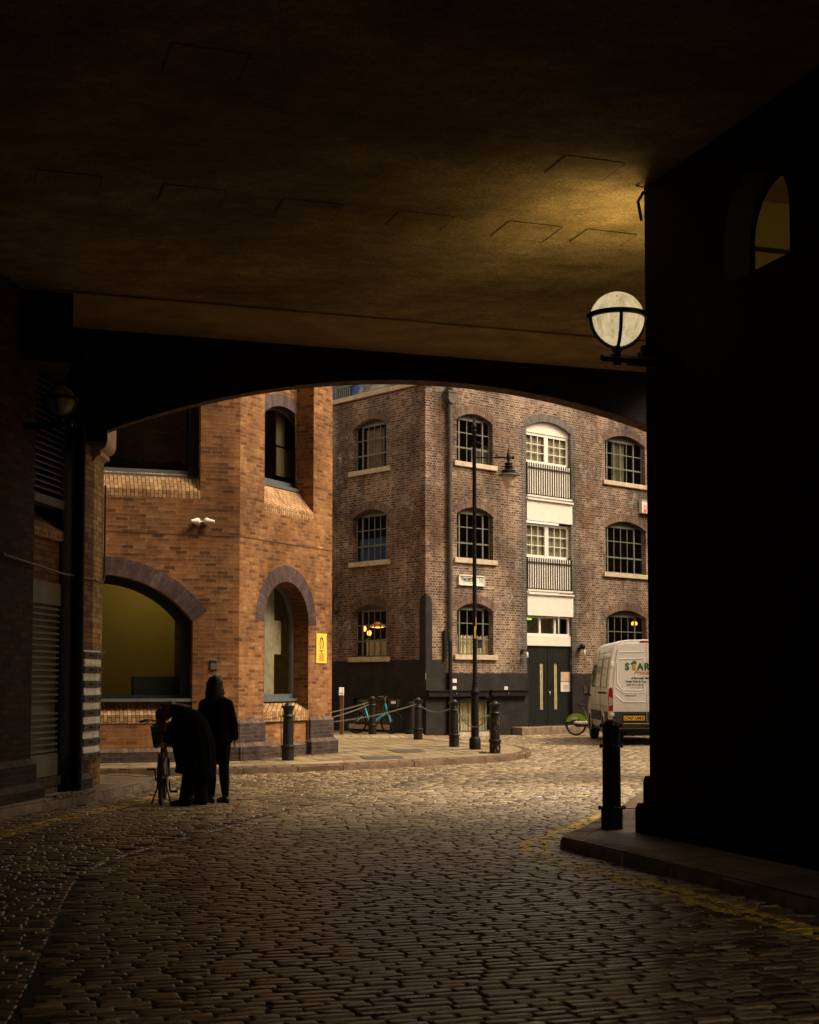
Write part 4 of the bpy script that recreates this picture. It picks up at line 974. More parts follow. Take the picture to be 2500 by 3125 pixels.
def balustrade(zlo, zhi):
    mb = MB(Rr); mb.box(bay[0], bay[1], -.05, -.004, zlo-.05, zhi); obj('infill_panel', mb, 'white', wb)
    mb = MB(Rr); n_ = 20
    mb.box(bay[0]+.02, bay[1]-.02, .01, .04, zhi-.16, zhi-.135); mb.box(bay[0]+.02, bay[1]-.02, .01, .04, zlo+.04, zlo+.07)
    for i in range(n_):
        x = bay[0]+.03+(BW-.06)*i/(n_-1); mb.box(x-.02, x+.02, .0, .012, zlo+.03, zhi)
    mb.box(bay[0]-.0, bay[0]+.04, -.1, .04, zlo+.03, zhi); mb.box(bay[1]-.04, bay[1], -.1, .04, zlo+.03, zhi)
    obj('balustrade', mb, 'railing', wb)
    mb = MB(Rr); mb.box(bay[0], bay[1], -.1, .06, zlo-.02, zlo+.03); mb.box(bay[0]-.0, bay[1]+.04, -.1, .09, zlo-.13, zlo-.08); obj('ledge', mb, 'white', wb)
z1t, z1b = bzv(1314), bzv(1409)
bay_door(z1b, z1t, True)
mb = MB(Rr); o_ = outline(bay[0], bay[1], z1t, bsp, bcr); mb.poly(o_, -.1); obj('head_panel', mb, 'white', wb)
balustrade(bzv(1511), z1b)
mb = MB(Rr); mb.box(bay[0], bay[1]+.03, -.1, .03, bzv(1586), bzv(1524)); obj('white_panel', mb, 'white', wb)
z2t, z2b = bzv(1589), bzv(1699); bay_door(z2b, z2t-.03, False)
balustrade(bzv(1800), z2b)
mb = MB(Rr); mb.box(bay[0], bay[1]+.04, -.1, .035, bzv(1877), bzv(1814)); obj('white_panel', mb, 'white', wb)
z3t, z3b = bzv(1879), bzv(1938)
mb = MB(Rr); mb.box(bay[0], bay[1], -.15, -.1, z3t-.05, z3t); mb.box(bay[0], bay[1], -.15, -.08, z3b, z3b+.07)
for f in (.0, .31, .645, .955): mb.box(bk(f), bk(f)+.05+.03*(f > .2), -.15, -.09, z3b, z3t)
fl = obj('fanlight', mb, 'white', wb)
mb = MB(Rr); mb.face([(bay[0], -.13, z3b), (bay[1], -.13, z3b), (bay[1], -.13, z3t), (bay[0], -.13, z3t)]); obj('pane', mb, 'glass', fl)
mb = MB(Rr); mb.box(bay[0], bay[1], -.9, -.6, z3b-.5, z3t+.3); obj('room', mb, 'curtain_dim', fl)
mb = MB(Rr); mb.box(bk(.1), bk(.24), -.3, -.27, z3t-.11, z3t-.05); obj('exit_light', mb, 'exit', fl)
mb = MB(Rr); mb.box(bay[0], bay[1], -.12, -.04, bzv(1969), z3b-.001); obj('white_board', mb, 'white', wb)
# entrance doors
zdt, zdb = bzv(1970), bzv(2214); dm_ = bk(.5)
KD = lambda u, v=2100: FRr.k(u, v, -.1)
for a, b, vs0, vs1 in ((bay[0], dm_-.008, KD(1648.5), KD(1661)), (dm_+.008, bay[1], KD(1692), KD(1704))):
    mb = MB(Rr); zt1, zt0 = bzv(2021), bzv(2166, 1650)
    mb.wall(a, b, zdb, zdt-.003, [[(vs0, zt0), (vs1, zt0), (vs1, zt1), (vs0, zt1)]], .05, -.1)
    n_ = int((b-a)/.11)
    ent = obj('entrance_door', mb, 'doorblack', wb)
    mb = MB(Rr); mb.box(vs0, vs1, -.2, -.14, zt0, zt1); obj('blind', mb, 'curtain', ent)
    mb = MB(Rr); mb.box(vs0, vs1, -.122, -.118, zt0, zt1); obj('pane', mb, 'glass', ent)
    mb = MB(Rr)
    for i in range(1, n_): x = a+(b-a)*i/n_; (mb.box(x-.003, x+.003, -.1, -.097, zdb, zdt-.01) if not (vs0-.01 < x < vs1+.01) else None)
    if mb.v: obj('board_groove', mb, 'blackmetal', ent)
mb = MB(Rr); mb.box(dm_-.012, dm_+.012, -.1, -.085, zdb, zdt-.01); mb.box(bay[0]+.02, bay[1]-.1, -.12, .06, zdb-.09, zdb); obj('door_threshold', mb, 'doorblack', wb)
mb = MB(Rr); mb.sphere((dm_+.06, -.07, bzv(2117)), .05, 12, 8, (.8, .8, 1.4)); obj('door_handle', mb, 'chrome', wb, smooth=True)
mb = MB(Rr); ks0 = FRr.k(1594, 2240, .45)
mb.box(ks0, ks0+.62, -.1, .45, -.05, .24); mb.box(ks0+.63, ks0+1.3, -.1, .45, -.05, .235); mb.box(ks0+1.31, bay[1]+.35, -.1, .45, -.05, .24)
obj('doorstep', mb, 'granite', wb, bevel=.02)

# things fixed to the warehouse
def onwall(fr, u, v, n=0.0):
    k_, z_ = fr.hit(u, v, n); p = fr.O+fr.d*k_+fr.n*n; return k_, z_, Vector((p.x, p.y, z_))
def wall_thing(name, label, cat, fr, u, v, group=None):
    k_, z_, p = onwall(fr, u, v); t = thing(name, label, cat, p, 0, group)
    return t, (lambda q, f=fr, L=p: f.O+f.d*q[0]+f.n*q[1]+Vector((0, 0, q[2]))-L), k_, z_
t, X, k_, z_ = wall_thing('street_sign', 'white framed street name sign on brown brick behind the lamp post', 'sign', FRr, 1436, 1770)
a, b = FRr.k(1396.5, 1770), FRr.k(1476, 1770); zt_, zb_ = FRr.z(1396.5, 1753), FRr.z(1396.5, 1785.5)
mb = MB(X); mb.box(a, b, 0, .05, zb_, zt_); obj('panel', mb, 'white', t)
mb = MB(X); mb.box(a, b, .05, .075, zb_, zb_+.03); mb.box(a, b, .05, .075, zt_-.035, zt_); mb.box(a, a+.03, .05, .075, zb_, zt_); mb.box(b-.03, b, .05, .075, zb_, zt_); obj('frame', mb, 'white', t)
text('lettering', 'W', .2, 'ink', t, X, a+.1, .053, zb_+.125, .004, 'LEFT', .5)
text('lettering', 'INCHESTER', .155, 'ink', t, X, a+.205, .053, zb_+.125, .007, 'LEFT', .56)
text('lettering', 'S', .2, 'ink', t, X, b-.235, .053, zb_+.125, .004, 'LEFT', .5)
text('lettering', 'Q', .155, 'ink', t, X, b-.165, .053, zb_+.125, .004, 'LEFT', .56)
mb = MB(X)
for i in range(18):
    if i != 7: mb.box(a+.13+i*.035, a+.155+i*.035, .051, .053, zb_+.07, zb_+.085)
obj('faded_line', mb, 'ink_grey', t)
t, X, k_, z_ = wall_thing('shop_sign', 'white boxed sign with red lettering cut off by the dark pier', 'sign', FRr, 1960, 1545)
a = FRr.k(1951, 1545); zt_, zb_ = FRr.z(1953, 1526), FRr.z(1953, 1566.5)
mb = MB(X); mb.box(a, a+1.6, 0, .1, zb_, zt_); obj('panel', mb, 'white', t)
mb = MB(X); mb.box(a, a+1.6, .1, .12, zb_, zb_+.02); mb.box(a, a+1.6, .1, .12, zt_-.02, zt_); mb.box(a, a+.025, .1, .12, zb_, zt_); obj('frame', mb, 'stone', t)
text('lettering', 'J.J', .3, 'red', t, X, a+.12, .103, zb_+.08, .016, 'LEFT', .7)
t, X, k_, z_ = wall_thing('downpipe', 'tall brown cast iron downpipe with hopper head near the warehouse corner', 'drainpipe', FRr, 1374, 2238)
def pk(u, v): return FRr.k(u, v, .1)
mb = MB(X); kx = pk(1374, 1600); zh0, zh1 = FRr.z(1374, 1222), FRr.z(1374, 1202)
zm_ = FRr.z(1370, 1958); mb.tube([(kx, .1, zm_), (kx, .1, zh0-.1)], .072, 14)
for v_ in (1408, 1585, 1765, 1905): z_ = FRr.z(1374, v_); mb.lathe([(.072, -.05), (.088, -.05), (.088, .05), (.072, .05)], (kx, .1, z_), 14)
obj('upper_pipe', mb, 'pipe', t, smooth=True)
mb = MB(X); mb.prism([(kx-.09, zh0-.12), (kx+.09, zh0-.12), (kx+.16, zh0), (kx+.16, zh1), (kx-.16, zh1), (kx-.16, zh0)], -.0, .22); mb.box(kx-.19, kx+.19, -.01, .24, zh1, zh1+.05); obj('hopper_head', mb, 'pipe', t)
mb = MB(X); mb.sphere((kx, .11, zh1+.14), .1, 16, 10); mb.tube([(kx, .11, zh1), (kx, .11, zh1+.6)], .05, 10); obj('pipe_end', mb, 'pipe', t, smooth=True)
mb = MB(X); mb.tube([(kx-.02, .1, .12), (kx-.0, .1, zm_)], .06, 12)
for v_ in (2062, 2150, 2222): mb.lathe([(.06, -.04), (.08, -.04), (.08, .04), (.06, .04)], (kx-.01, .1, FRr.z(1370, v_)), 12)
mb.sphere((kx-.0, .13, .12), .09, 12, 8); obj('lower_pipe', mb, 'iron', t, smooth=True)
t, X, k_, z_ = wall_thing('cable_conduit', 'thin pale cable running down the brick beside the downpipe', 'cable', FRr, 1379, 2000)
mb = MB(X); ke = kx+.1; mb.tube([(ke, .03, .3), (ke, .03, zm_), (ke+.02, .03, zh0-.6), (ke+.02, .03, zh1+.8)], .013, 6)
for i in range(14): mb.box(ke-.02, ke+.03, 0, .045, 1.0+i*.62, 1.03+i*.62)
obj('cable', mb, 'stone', t)
t, X, k_, z_ = wall_thing('junction_box', 'narrow black box on the brick beside the foot of the downpipe', 'box', FRr, 1355, 2000)
mb = MB(X); mb.box(FRr.k(1350, 2000), FRr.k(1358, 2000), 0, .1, zpll+.02, FRr.z(1355, 1925)); obj('cover', mb, 'iron', t, bevel=.01)
for a_, b_, lb2 in ((1302, 1485, 'left one under the street sign window'), (1494.5, 1606, 'right one ending at the entrance door')):
    t, X, k_, z_ = wall_thing('cable_trunking', 'black painted horizontal trunking on the black base, '+lb2, 'trunking', FRr, (a_+b_)/2, 2115, 'black trunking along the warehouse base')
    a, b = FRr.k(a_, 2115, .02), FRr.k(b_, 2115, .02); z0_, z1_ = FRr.z(1450, 2125), FRr.z(1450, 2106)
    mb = MB(X); mb.box(a, b, .021, .12, z0_+.03, z1_-.03); obj('body', mb, 'iron', t)
    mb = MB(X); mb.box(a, b, .021, .15, z1_-.03, z1_); mb.box(a, b, .021, .15, z0_, z0_+.03); obj('rim', mb, 'iron', t)
    mb = MB(X); mb.sphere((a+(b-a)*.45, .125, (z0_+z1_)/2), .014, 8, 6); obj('stud', mb, 'paper', t)
for u_, v_, w_, h_, lb2 in ((1386, 2077.5, .17, .115, 'upper of two beside the downpipe'), (1385.7, 2099.5, .15, .1, 'lower of two beside the downpipe'), (1543, 2100, .15, .1, 'on its own nearer the entrance door')):
    t, X, k_, z_ = wall_thing('paper_label', 'small white notice stuck on the black base, '+lb2, 'notice', FRr, u_, v_, 'small white notices on the black base')
    mb = MB(X); mb.box(k_-w_/2, k_+w_/2, .021, .028, z_-h_/2, z_+h_/2); obj('sheet', mb, 'paper', t)
    mb = MB(X); mb.box(k_-w_*.15, k_+w_*.15, .028, .03, z_-.02, z_-.008); obj('print', mb, 'ink_grey', t)
for u_, v_, sd_, lb2 in ((1595, 1993, 1, 'left of the entrance doors'), (1770, 1986, 1.3, 'right of the entrance doors')):
    t, X, k_, z_ = wall_thing('wall_lamp', 'small black wall lantern with clear glass '+lb2, 'lamp', FRr, u_, v_, 'wall lanterns beside the entrance doors')
    mb = MB(X); mb.box(k_-.09, k_-.03, 0, .05, z_-.02, z_+.1); mb.tube([(k_-.05, .04, z_+.06), (k_, .14, z_+.09), (k_+.03, .16, z_+.04)], .02*sd_, 8)
    if sd_ > 1: mb.sphere((k_-.03, .14, z_+.14), .1, 12, 8)
    obj('bracket', mb, 'blackmetal', t, smooth=True)
    mb = MB(X); mb.lathe([(.03, .02), (.045, 0), (.045, -.13), (.02, -.16)], (k_+.03, .16, z_), 14); obj('glass_jar', mb, 'lantern_glass', t, smooth=True)
t, X, k_, z_ = wall_thing('wall_tie', 'black iron S-shaped wall tie on the warehouse beside the orange building', 'wall tie', FRl, 1024, 1845)
mb = MB(X); L_ = .28; mb.tube([(k_+.1, .03, z_+L_-.02), (k_+.07, .04, z_+L_+.04), (k_, .05, z_+L_+.03), (k_-.06, .05, z_+L_-.08), (k_-.07, .05, z_), (k_-.06, .05, z_-L_+.1), (k_+.02, .05, z_-L_-.02), (k_+.1, .04, z_-L_+.02), (k_+.12, .03, z_-L_+.1)], .026, 8); obj('iron_bar', mb, 'iron', t, smooth=True)
KD2 = lambda u, v: FRr.k(u, v, -.1)
t, X, k_, z_ = wall_thing('door_notice', 'plain beige square notice on the dark entrance door', 'notice', FRr, 1725, 2065)
mb = MB(X); a, b = KD2(1711, 2065), KD2(1739.5, 2065); mb.box(a, b, -.098, -.085, FRr.z(1711, 2079, -.1), FRr.z(1711, 2051, -.1)); obj('board', mb, 'beige', t)
t, X, k_, z_ = wall_thing('door_notice', 'white printed notice on the dark entrance door below the beige one', 'notice', FRr, 1725, 2095)
mb = MB(X); z0_, z1_ = FRr.z(1711, 2111, -.1), FRr.z(1711, 2081, -.1); mb.box(a, b, -.098, -.09, z0_, z1_); obj('sheet', mb, 'paper', t)
for i, s_ in enumerate(('NO', 'DELIVERIES', 'BEFORE', '7 am')): text('lettering', s_, .062, 'ink_grey', t, X, (a+b)/2, -.086, z1_-.085-i*.068, .001, 'CENTER', .85)

# ------------------------------------------------------------------ street furniture
def bollard_parts(root, z0=0.0, h=1.1, rings=True, knobs=False, base=.105, mat='iron'):
    mb = MB(); r = base
    pr = [(r*1.12, 0), (r*1.12, .24), (r*1.3, .25), (r*1.32, .27), (r*1.25, .29), (r*1.0, .30), (r*.9, .82), (r*1.06, .83), (r*1.08, .85), (r*.98, .87), (r*.86, .88), (r*.86, .93), (r*.98, .99), (r*1.24, 1.02), (r*1.26, 1.04), (r*1.0, 1.05)]
    pr = [(a, b*h/1.1) for a, b in pr]
    mb.lathe(pr, (0, 0, 0), 28); obj('post', mb, mat, root, smooth=True)
    mb = MB(); mb.lathe([(r*.95, 1.045*h/1.1), (r*.7, 1.05*h/1.1), (r*.62, 1.075*h/1.1), (r*.42, 1.095*h/1.1), (r*.12, 1.105*h/1.1)], (0, 0, 0), 24); obj('cap', mb, mat, root, smooth=True)
b0 = thing('bollard', 'black cast iron bollard with chain at the kerb in front of the narrow arched window', 'bollard', (0, 0, 0), 0, 'black chained bollards around the paved island')
bollard_parts(b0)
bl_ = {}
specs = [(879, 2320, 'near', None), (1136.7, 2241, 'b1', 'black bollard standing in front of the turquoise bicycle'), (1276, 2257, 'b2', 'black bollard left of the drainpipe, second from the bicycle'),
         (1386, 2279, 'b3', 'black bollard just left of the lamp post'), (1511, 2300, 'b4', 'paint-chipped black bollard right of the lamp post at the island tip')]
for u_, v_, nm, lab in specs:
    p = G(u_, v_, ZI); o = b0 if lab is None else dup(b0, None, None, lab)
    o.location = p; bl_[nm] = p
o4 = o                                       # chipped paint on the last bollard of the row
mb = MB(); rr_ = random.Random(3)
for i in range(16):
    a = R(rr_.uniform(-120, -15)); z_ = rr_.choice([rr_.uniform(.02, .2), rr_.uniform(.35, .78)]); r_ = .1195 if z_ < .24 else .1062-.0105*(z_-.3)/.52
    w_, h_ = rr_.uniform(.05, .14), rr_.uniform(.01, .045); P = lambda da, dz: ((r_+.001)*math.cos(a+da), (r_+.001)*math.sin(a+da), z_+dz)
    mb.face([P(-w_, -h_*.3), P(-w_*.2, -h_), P(w_, -h_*.5), P(w_*.7, h_*.8), P(-w_*.4, h_)])
obj('paint_chip', mb, 'granite', o4)
fb = thing('bollard', 'dark tapering bollard half hidden behind the second chained bollard', 'bollard', G(1257, 2241, ZI), 0)
mb = MB(); mb.lathe([(.2, 0), (.2, .1), (.17, .12), (.11, .85), (.12, .86), (.12, .9), (.05, .95)], (0, 0, 0), 20); obj('post', mb, 'iron', fb, smooth=True)
nb = thing('bollard', 'large black bollard with ball studs on the pavement by the dark pier', 'bollard', G(1868, 2529, ZI), 0)
mb = MB(); r = .095
mb.lathe([(r*1.16, 0), (r*1.16, .2), (r*1.08, .215), (r*1.08, .225), (r*1.0, .23), (r*.96, .79), (r*1.0, .8), (r*.96, .81), (r*.92, .82), (r*.86, 1.04), (r*.8, 1.07), (r*.62, 1.095), (r*.3, 1.11)], (0, 0, 0), 32); obj('post', mb, 'post', nb, smooth=True)
for z_, rr in ((.215, 1.2), (.84, 1.0), (1.05, .95)):
    mb = MB(); mb.torus((0, 0, z_), (0, 0, 1), r*rr*.98, .008, 28, 6); rg_ = obj('ring', mb, 'iron', nb, smooth=True)
    for i in range(4):
        a = R(2)+i*PI/2; mb = MB(); mb.sphere((r*(rr+.1)*math.cos(a), r*(rr+.1)*math.sin(a), z_-.0), .021, 10, 8); obj('ball_stud', mb, 'iron', rg_, smooth=True)
# chains
def chain(A, B, sag, label, extra=None):
    A, B = Vector(A), Vector(B); n_ = 26
    P = [A+(B-A)*(i/n_)-Vector((0, 0, 4*sag*(i/n_)*(1-i/n_))) for i in range(n_+1)]
    Ls = [0]; [Ls.append(Ls[-1]+(P[i+1]-P[i]).length) for i in range(n_)]
    step = .062; cnt = int(Ls[-1]/step); org = (A+B)/2; mb = MB()
    for c in range(cnt):
        s_ = (c+.5)*Ls[-1]/cnt; i = max(j for j in range(n_) if Ls[j] <= s_); f_ = (s_-Ls[i])/(Ls[i+1]-Ls[i]); q = P[i].lerp(P[i+1], f_); d = (P[i+1]-P[i]).normalized()
        side = d.cross(Vector((0, 0, 1))).normalized(); ax = side if c % 2 else side.cross(d)
        mb.torus(q-org, ax, .015, .0048, 10, 5, .02, d)
    return tag(obj('chain', mb, 'chain', smooth=True, loc=org), label, 'chain', 'chains between the bollards')
up = Vector((0, 0, .93))
def side(a, b): d = (b-a); d.z = 0; return d.normalized()*.11
def hang(a, b, sag, lab): return chain(a+up+side(a, b), b+up-side(a, b), sag, lab)
bb = bl_
wl1 = G(760, 2187, .8); wl1 = FG((FG.k(741, 2187), .02, 0)) ; wl1.z = FG.z(741, 2187)
chain(wl1, bb['near']+Vector((-.1, 0, .86)), .07, 'short chain from the orange brick wall to the kerbside bollard')
wl2 = FG((kG, -.05, 0)); wl2 = Vector((wl2.x-.1, wl2.y+.2, .85))
hang(bb['b2'], Vector((wl2.x-1.2, wl2.y-1.0, -.18)), .16, 'longest chain hanging in front of the turquoise bicycle')
chain(bb['b1']+up-Vector((.1, 0, 0)), Vector((wl2.x-1.0, wl2.y+1.5, .78)), .06, 'upper chain from the bicycle bollard to the orange building')
chain(bb['b1']+Vector((-.1, 0, .86)), Vector((wl2.x-1.0, wl2.y+.8, .66)), .10, 'lower chain from the bicycle bollard to the orange building')
hang(bb['b2'], bb['b3'], .17, 'chain between the two bollards in front of the drainpipe')
hang(bb['b3'], bb['b4'], .42, 'slack chain hanging behind the lamp post')
p4 = bb['b4']; chain(p4+Vector((-.13, -.02, .88)), p4+Vector((-.1, -.05, .06)), 0.0, 'loose chain dangling down the island tip bollard')
mb = MB()
for i in range(9): mb.torus((-.12-.03*i*.8+.02*math.sin(i*2), -.03+.03*math.cos(i*1.7), .015), (random.random(), random.random(), 1), .02, .0075, 10, 5, .018)
tag(obj('chain', mb, 'chain', loc=p4), 'heap of loose chain lying at the foot of the island tip bollard', 'chain', 'chains between the bollards')
mb = MB(); p0 = bb['near']; chain(p0+Vector((-.13, -.05, .85)), p0+Vector((-.12, -.06, .05)), 0, 'loose chain dangling down the left of the kerbside bollard'); chain(p0+Vector((.12, -.02, .85)), p0+Vector((.11, -.03, .35)), 0, 'loose chain dangling down the right of the kerbside bollard')

# lamp post
lp = G(1450, 2286.5, ZI); 
lpt = thing('lamp_post', 'tall black street lamp post with one arm and a hanging bell lantern', 'lamp post', lp)
hgt = lambda v: at(1450, v, lp.y).z-ZI
mb = MB(); mb.lathe([(.13, 0), (.13, .2), (.122, .22), (.118, .25), (.105, .265), (.088, .28), (.088, hgt(2112)-.03), (.108, hgt(2112)-.02), (.108, hgt(2112)+.02), (.095, hgt(2112)+.05), (.085, hgt(2105)), (.058, hgt(2096)), (.062, hgt(2084)), (.066, hgt(2084)+.02), (.052, hgt(2084)+.03)], (0, 0, 0), 28); obj('base', mb, 'post', lpt, smooth=True)
ztip = hgt(1273); zc1 = hgt(1318)
mb = MB(); mb.lathe([(.05, hgt(2084)), (.044, hgt(1700)), (.044, zc1-.02), (.058, zc1), (.058, zc1+.03), (.04, zc1+.05)], (0, 0, 0), 20)
zb_ = hgt(1978); mb.lathe([(.052, -.02), (.052, .02)], (0, 0, zb_), 16); mb.lathe([(.052, -.02), (.052, .02)], (0, 0, hgt(1952)), 16)
obj('pole', mb, 'post', lpt, smooth=True)
mb = MB(); mb.lathe([(.03, zc1+.04), (.055, zc1+.1), (.06, zc1+.14), (.035, zc1+.19), (.02, zc1+.22), (.028, zc1+.26), (.012, ztip-.03), (.003, ztip)], (0, 0, 0), 16); obj('finial', mb, 'post', lpt, smooth=True)
za_ = hgt(1396.5); xl = (1555-1450)/F_PX*lp.y
mb = MB(); mb.tube([(0, 0, za_), (xl+.12, 0, za_)], .02, 8); mb.tube([(0, 0, hgt(1342)), (xl*.75, 0, za_+.02)], .008, 6); mb.torus((xl+.1, 0, za_), (0, 1, 0), .03, .012, 16, 6); obj('arm', mb, 'post', lpt, smooth=True)
lan = tag(obj('lantern', (lambda m: (m.lathe([(.012, .19), (.022, .12), (.04, .07), (.045, -.02), (.03, -.08), (.025, -.1), (.095, -.13), (.095, -.15), (.08, -.155), (.08, -.19), (.11, -.20), (.11, -.215), (.075, -.225), (.08, -.26), (.165, -.30), (.165, -.36), (.2, -.38)], (xl, 0, za_), 28), m)[1])(MB()), 'post', lpt, smooth=True))
mb = MB(); mb.lathe([(.16, -.365), (.25, -.395), (.255, -.41), (.15, -.41)], (xl, 0, za_), 32); obj('lamp_shade', mb, 'pipe', lan, smooth=True)
mb = MB(); mb.lathe([(.15, -.41), (.145, -.48), (.11, -.6), (.06, -.68), (.01, -.705)], (xl, 0, za_), 24); obj('glass_bowl', mb, 'lantern_glass', lan, smooth=True)
mb = MB(); a_ = .05; mb.box(.02, .035, -a_-.008, -a_+.0, zb_+.42, zb_+.7) ; mb.box(-.012, .022, -.06, -.053, hgt(1948), hgt(1912)); st_ = obj('sticker', mb, 'yellowsign', lpt)
Xp = lambda q: Vector((q[0], q[1], q[2]))
mb = MB(); mb.box(.06, .16, -.03, .02, hgt(1976), hgt(1955)); mb.box(.04, .17, -.04, .03, hgt(1955), hgt(1955)+.02); mb.box(.04, .17, -.04, .03, hgt(1978), hgt(1976)); obj('side_sign', mb, 'pipe', lpt)

# totem
tp = G(1043, 2241.5, ZI)
tt = thing('information_post', 'slim bronze information post with a slanted pale top plate', 'sign post', tp, R(-15))
mb = MB(); mb.box(-.055, .055, -.04, .04, 0, 1.2); obj('post', mb, 'bronze', tt, bevel=.006)
mb = MB(); mb.v = []; 
for (x, y, z) in ((-.1, .06, 1.36), (.04, .06, 1.36), (.07, -.06, 1.14), (-.07, -.06, 1.14)): mb.p((x, y, z))
for (x, y, z) in ((-.1, .09, 1.35), (.04, .09, 1.35), (.07, -.03, 1.12), (-.07, -.03, 1.12)): mb.p((x, y, z))
mb.f += [[0, 1, 2, 3], [4, 5, 6, 7], [0, 1, 5, 4], [1, 2, 6, 5], [2, 3, 7, 6], [3, 0, 4, 7]]; obj('top_plate', mb, 'paper', tt)
mb = MB(); mb.box(-.012, .012, -.0, .0, 0, .01)

# ------------------------------------------------------------------ bicycles
def wheel(root, x, R_, name='wheel', guard=None, disc=False):
    mb = MB(); mb.torus((x, 0, R_), (0, 1, 0), R_-.022, .022, 44, 8); w = obj(name, mb, 'rubber', root, smooth=True)
    mb = MB(); mb.torus((x, 0, R_), (0, 1, 0), R_-.05, .011, 40, 6); obj('rim', mb, 'iron', w, smooth=True)
    mb = MB()
    for i in range(18):
        a = 2*PI*i/18; mb.tube([(x+.02*math.cos(a+1), .02*(1 if i % 2 else -1), R_+.02*math.sin(a+1)), (x+(R_-.05)*math.cos(a), 0, R_+(R_-.05)*math.sin(a))], .0022, 3, False)
    obj('spoke', mb, 'chrome', w)
    mb = MB(); mb.lathe([(.035, -.05), (.05, -.03), (.05, .03), (.035, .05)], (x, 0, R_), 16, 'y'); obj('hub', mb, 'iron', w, smooth=True)
    return w
def bicycle(label, loc, rz, col, fender, basket='iron', panel=None, lean=0.0, stand=False, group=None):
    t = thing('bicycle', label, 'bicycle', loc, rz, group); t.rotation_euler = (lean, 0, rz)
    Rw = .33; L_ = 1.06
    wheel(t, 0, Rw); wheel(t, L_, Rw)
    hd = Vector((L_-.16, 0, .78)); hb = Vector((L_-.12, 0, .62)); bbk = Vector((.42, 0, .30)); st = Vector((.27, 0, .74))
    mb = MB(); mb.tube([hb, Vector((.62, 0, .40)), bbk], [.035, .042, .035], 10); mb.tube([bbk, st], .024, 10); mb.tube([bbk+Vector((0, .03, 0)), (0, .055, Rw)], .013, 8); mb.tube([bbk+Vector((0, -.03, 0)), (0, -.055, Rw)], .013, 8)
    mb.tube([st-Vector((0, 0, .15)), (0, .055, Rw)], .011, 8); mb.tube([st-Vector((0, 0, .15)), (0, -.055, Rw)], .011, 8)
    mb.tube([hd+Vector((-.02, 0, .1)), hb-Vector((-.02, 0, .08))], .03, 10); obj('frame', mb, col, t, smooth=True)
    mb = MB(); fk = hb+Vector((.03, 0, -.06))
    for y in (-.055, .055): mb.tube([fk, (L_-.07, y, .56), (L_, y, Rw)], .014, 8)
    obj('fork', mb, col, t, smooth=True)
    mb = MB(); mb.tube([st-Vector((0, 0, .02)), st+Vector((-.05, 0, .17))], .014, 8); obj('seat_post', mb, 'chrome', t)
    mb = MB(); sp = st+Vector((-.05, 0, .2)); mb.tube([sp+Vector((-.12, 0, 0)), sp+Vector((-.03, 0, .012)), sp+Vector((.14, 0, -.005))], [.075, .06, .018], 12)
    mb.v = [(x, y, sp.z+(z-sp.z)*.42) for x, y, z in mb.v]; obj('saddle', mb, 'rubber', t, smooth=True)
    mb = MB(); hs = hd+Vector((-.03, 0, .27)); mb.tube([hd+Vector((-.02, 0, .08)), hs], .016, 8)
    for s_ in (-1, 1): mb.tube([hs, hs+Vector((.03, .1*s_, .02)), hs+Vector((.0, .2*s_, .05)), hs+Vector((-.1, .3*s_, .03))], .012, 8)
    hbx = obj('handlebar', mb, 'chrome', t, smooth=True)
    for s_ in (-1, 1):
        mb = MB(); mb.tube([hs+Vector((-.03, .235*s_, .045)), hs+Vector((-.13, .325*s_, .025))], .019, 10); mb.tube([hs+Vector((.02, .2*s_, .03)), hs+Vector((-.03, .3*s_, -.03))], .006, 6)
        obj('grip', mb, 'rubber', hbx, smooth=True)
    # mudguards
    mb = MB()
    def fen(cx, a0_, a1_, w_, rr):
        N = 16
        for i in range(N):
            a, b = a0_+(a1_-a0_)*i/N, a0_+(a1_-a0_)*(i+1)/N; P = lambda q, y, dr=0: (cx+(rr+dr)*math.cos(q), y, Rw+(rr+dr)*math.sin(q))
            mb.face([P(a, -w_), P(b, -w_), P(b, w_), P(a, w_)])
            for s_ in (-1, 1): mb.face([P(a, w_*s_), P(b, w_*s_), P(b, w_*s_, -.03), P(a, w_*s_, -.03)])
    fen(0, R(40), R(190), .035, Rw+.02); obj('mudguard', mb, 'iron', t); mb = MB(); fen(L_, R(15), R(130), .03, Rw+.02); obj('mudguard', mb, 'iron', t)
    if fender:                                         # broad side cover over the rear wheel
        for y in (-.06, .06):
            mb = MB(); N = 16; rr = Rw+.02
            for i in range(N):
                a, b = R(20)+R(145)*i/N, R(20)+R(145)*(i+1)/N
                mb.face([(rr*math.cos(a), y, Rw+rr*math.sin(a)), (rr*math.cos(b), y, Rw+rr*math.sin(b)), (.16*math.cos(b), y*.9, Rw+.1+.08*math.sin(b)), (.16*math.cos(a), y*.9, Rw+.1+.08*math.sin(a))])
            fc = obj('wheel_cover', mb, fender, t)
        mb = MB(); mb.box(-.15, .0, -.0655, -.063, Rw+.2, Rw+.215); mb.box(-.15, .03, -.0655, -.063, Rw+.17, Rw+.18); obj('marking', mb, 'paper', t)
    mb = MB(); mb.box(-.02, .36, -.075, -.05, .27, .36); obj('chain_guard', mb, 'iron', t, bevel=.02)
    mb = MB(); mb.lathe([(.09, -.012), (.09, .012)], (.42, -.05, .3), 20, 'y'); mb.tube([(.42, -.09, .3), (.47, -.1, .15)], .01, 6); mb.tube([(.42, .09, .3), (.37, .1, .45)], .01, 6); mb.box(.43, .53, -.2, -.1, .135, .16); mb.box(.32, .42, .1, .2, .44, .465); obj('crank', mb, 'iron', t)
    # basket with lattice
    mb = MB(); bx = hd.x+.1; x0, x1, z0_, z1_ = bx, bx+.26, .8, 1.0
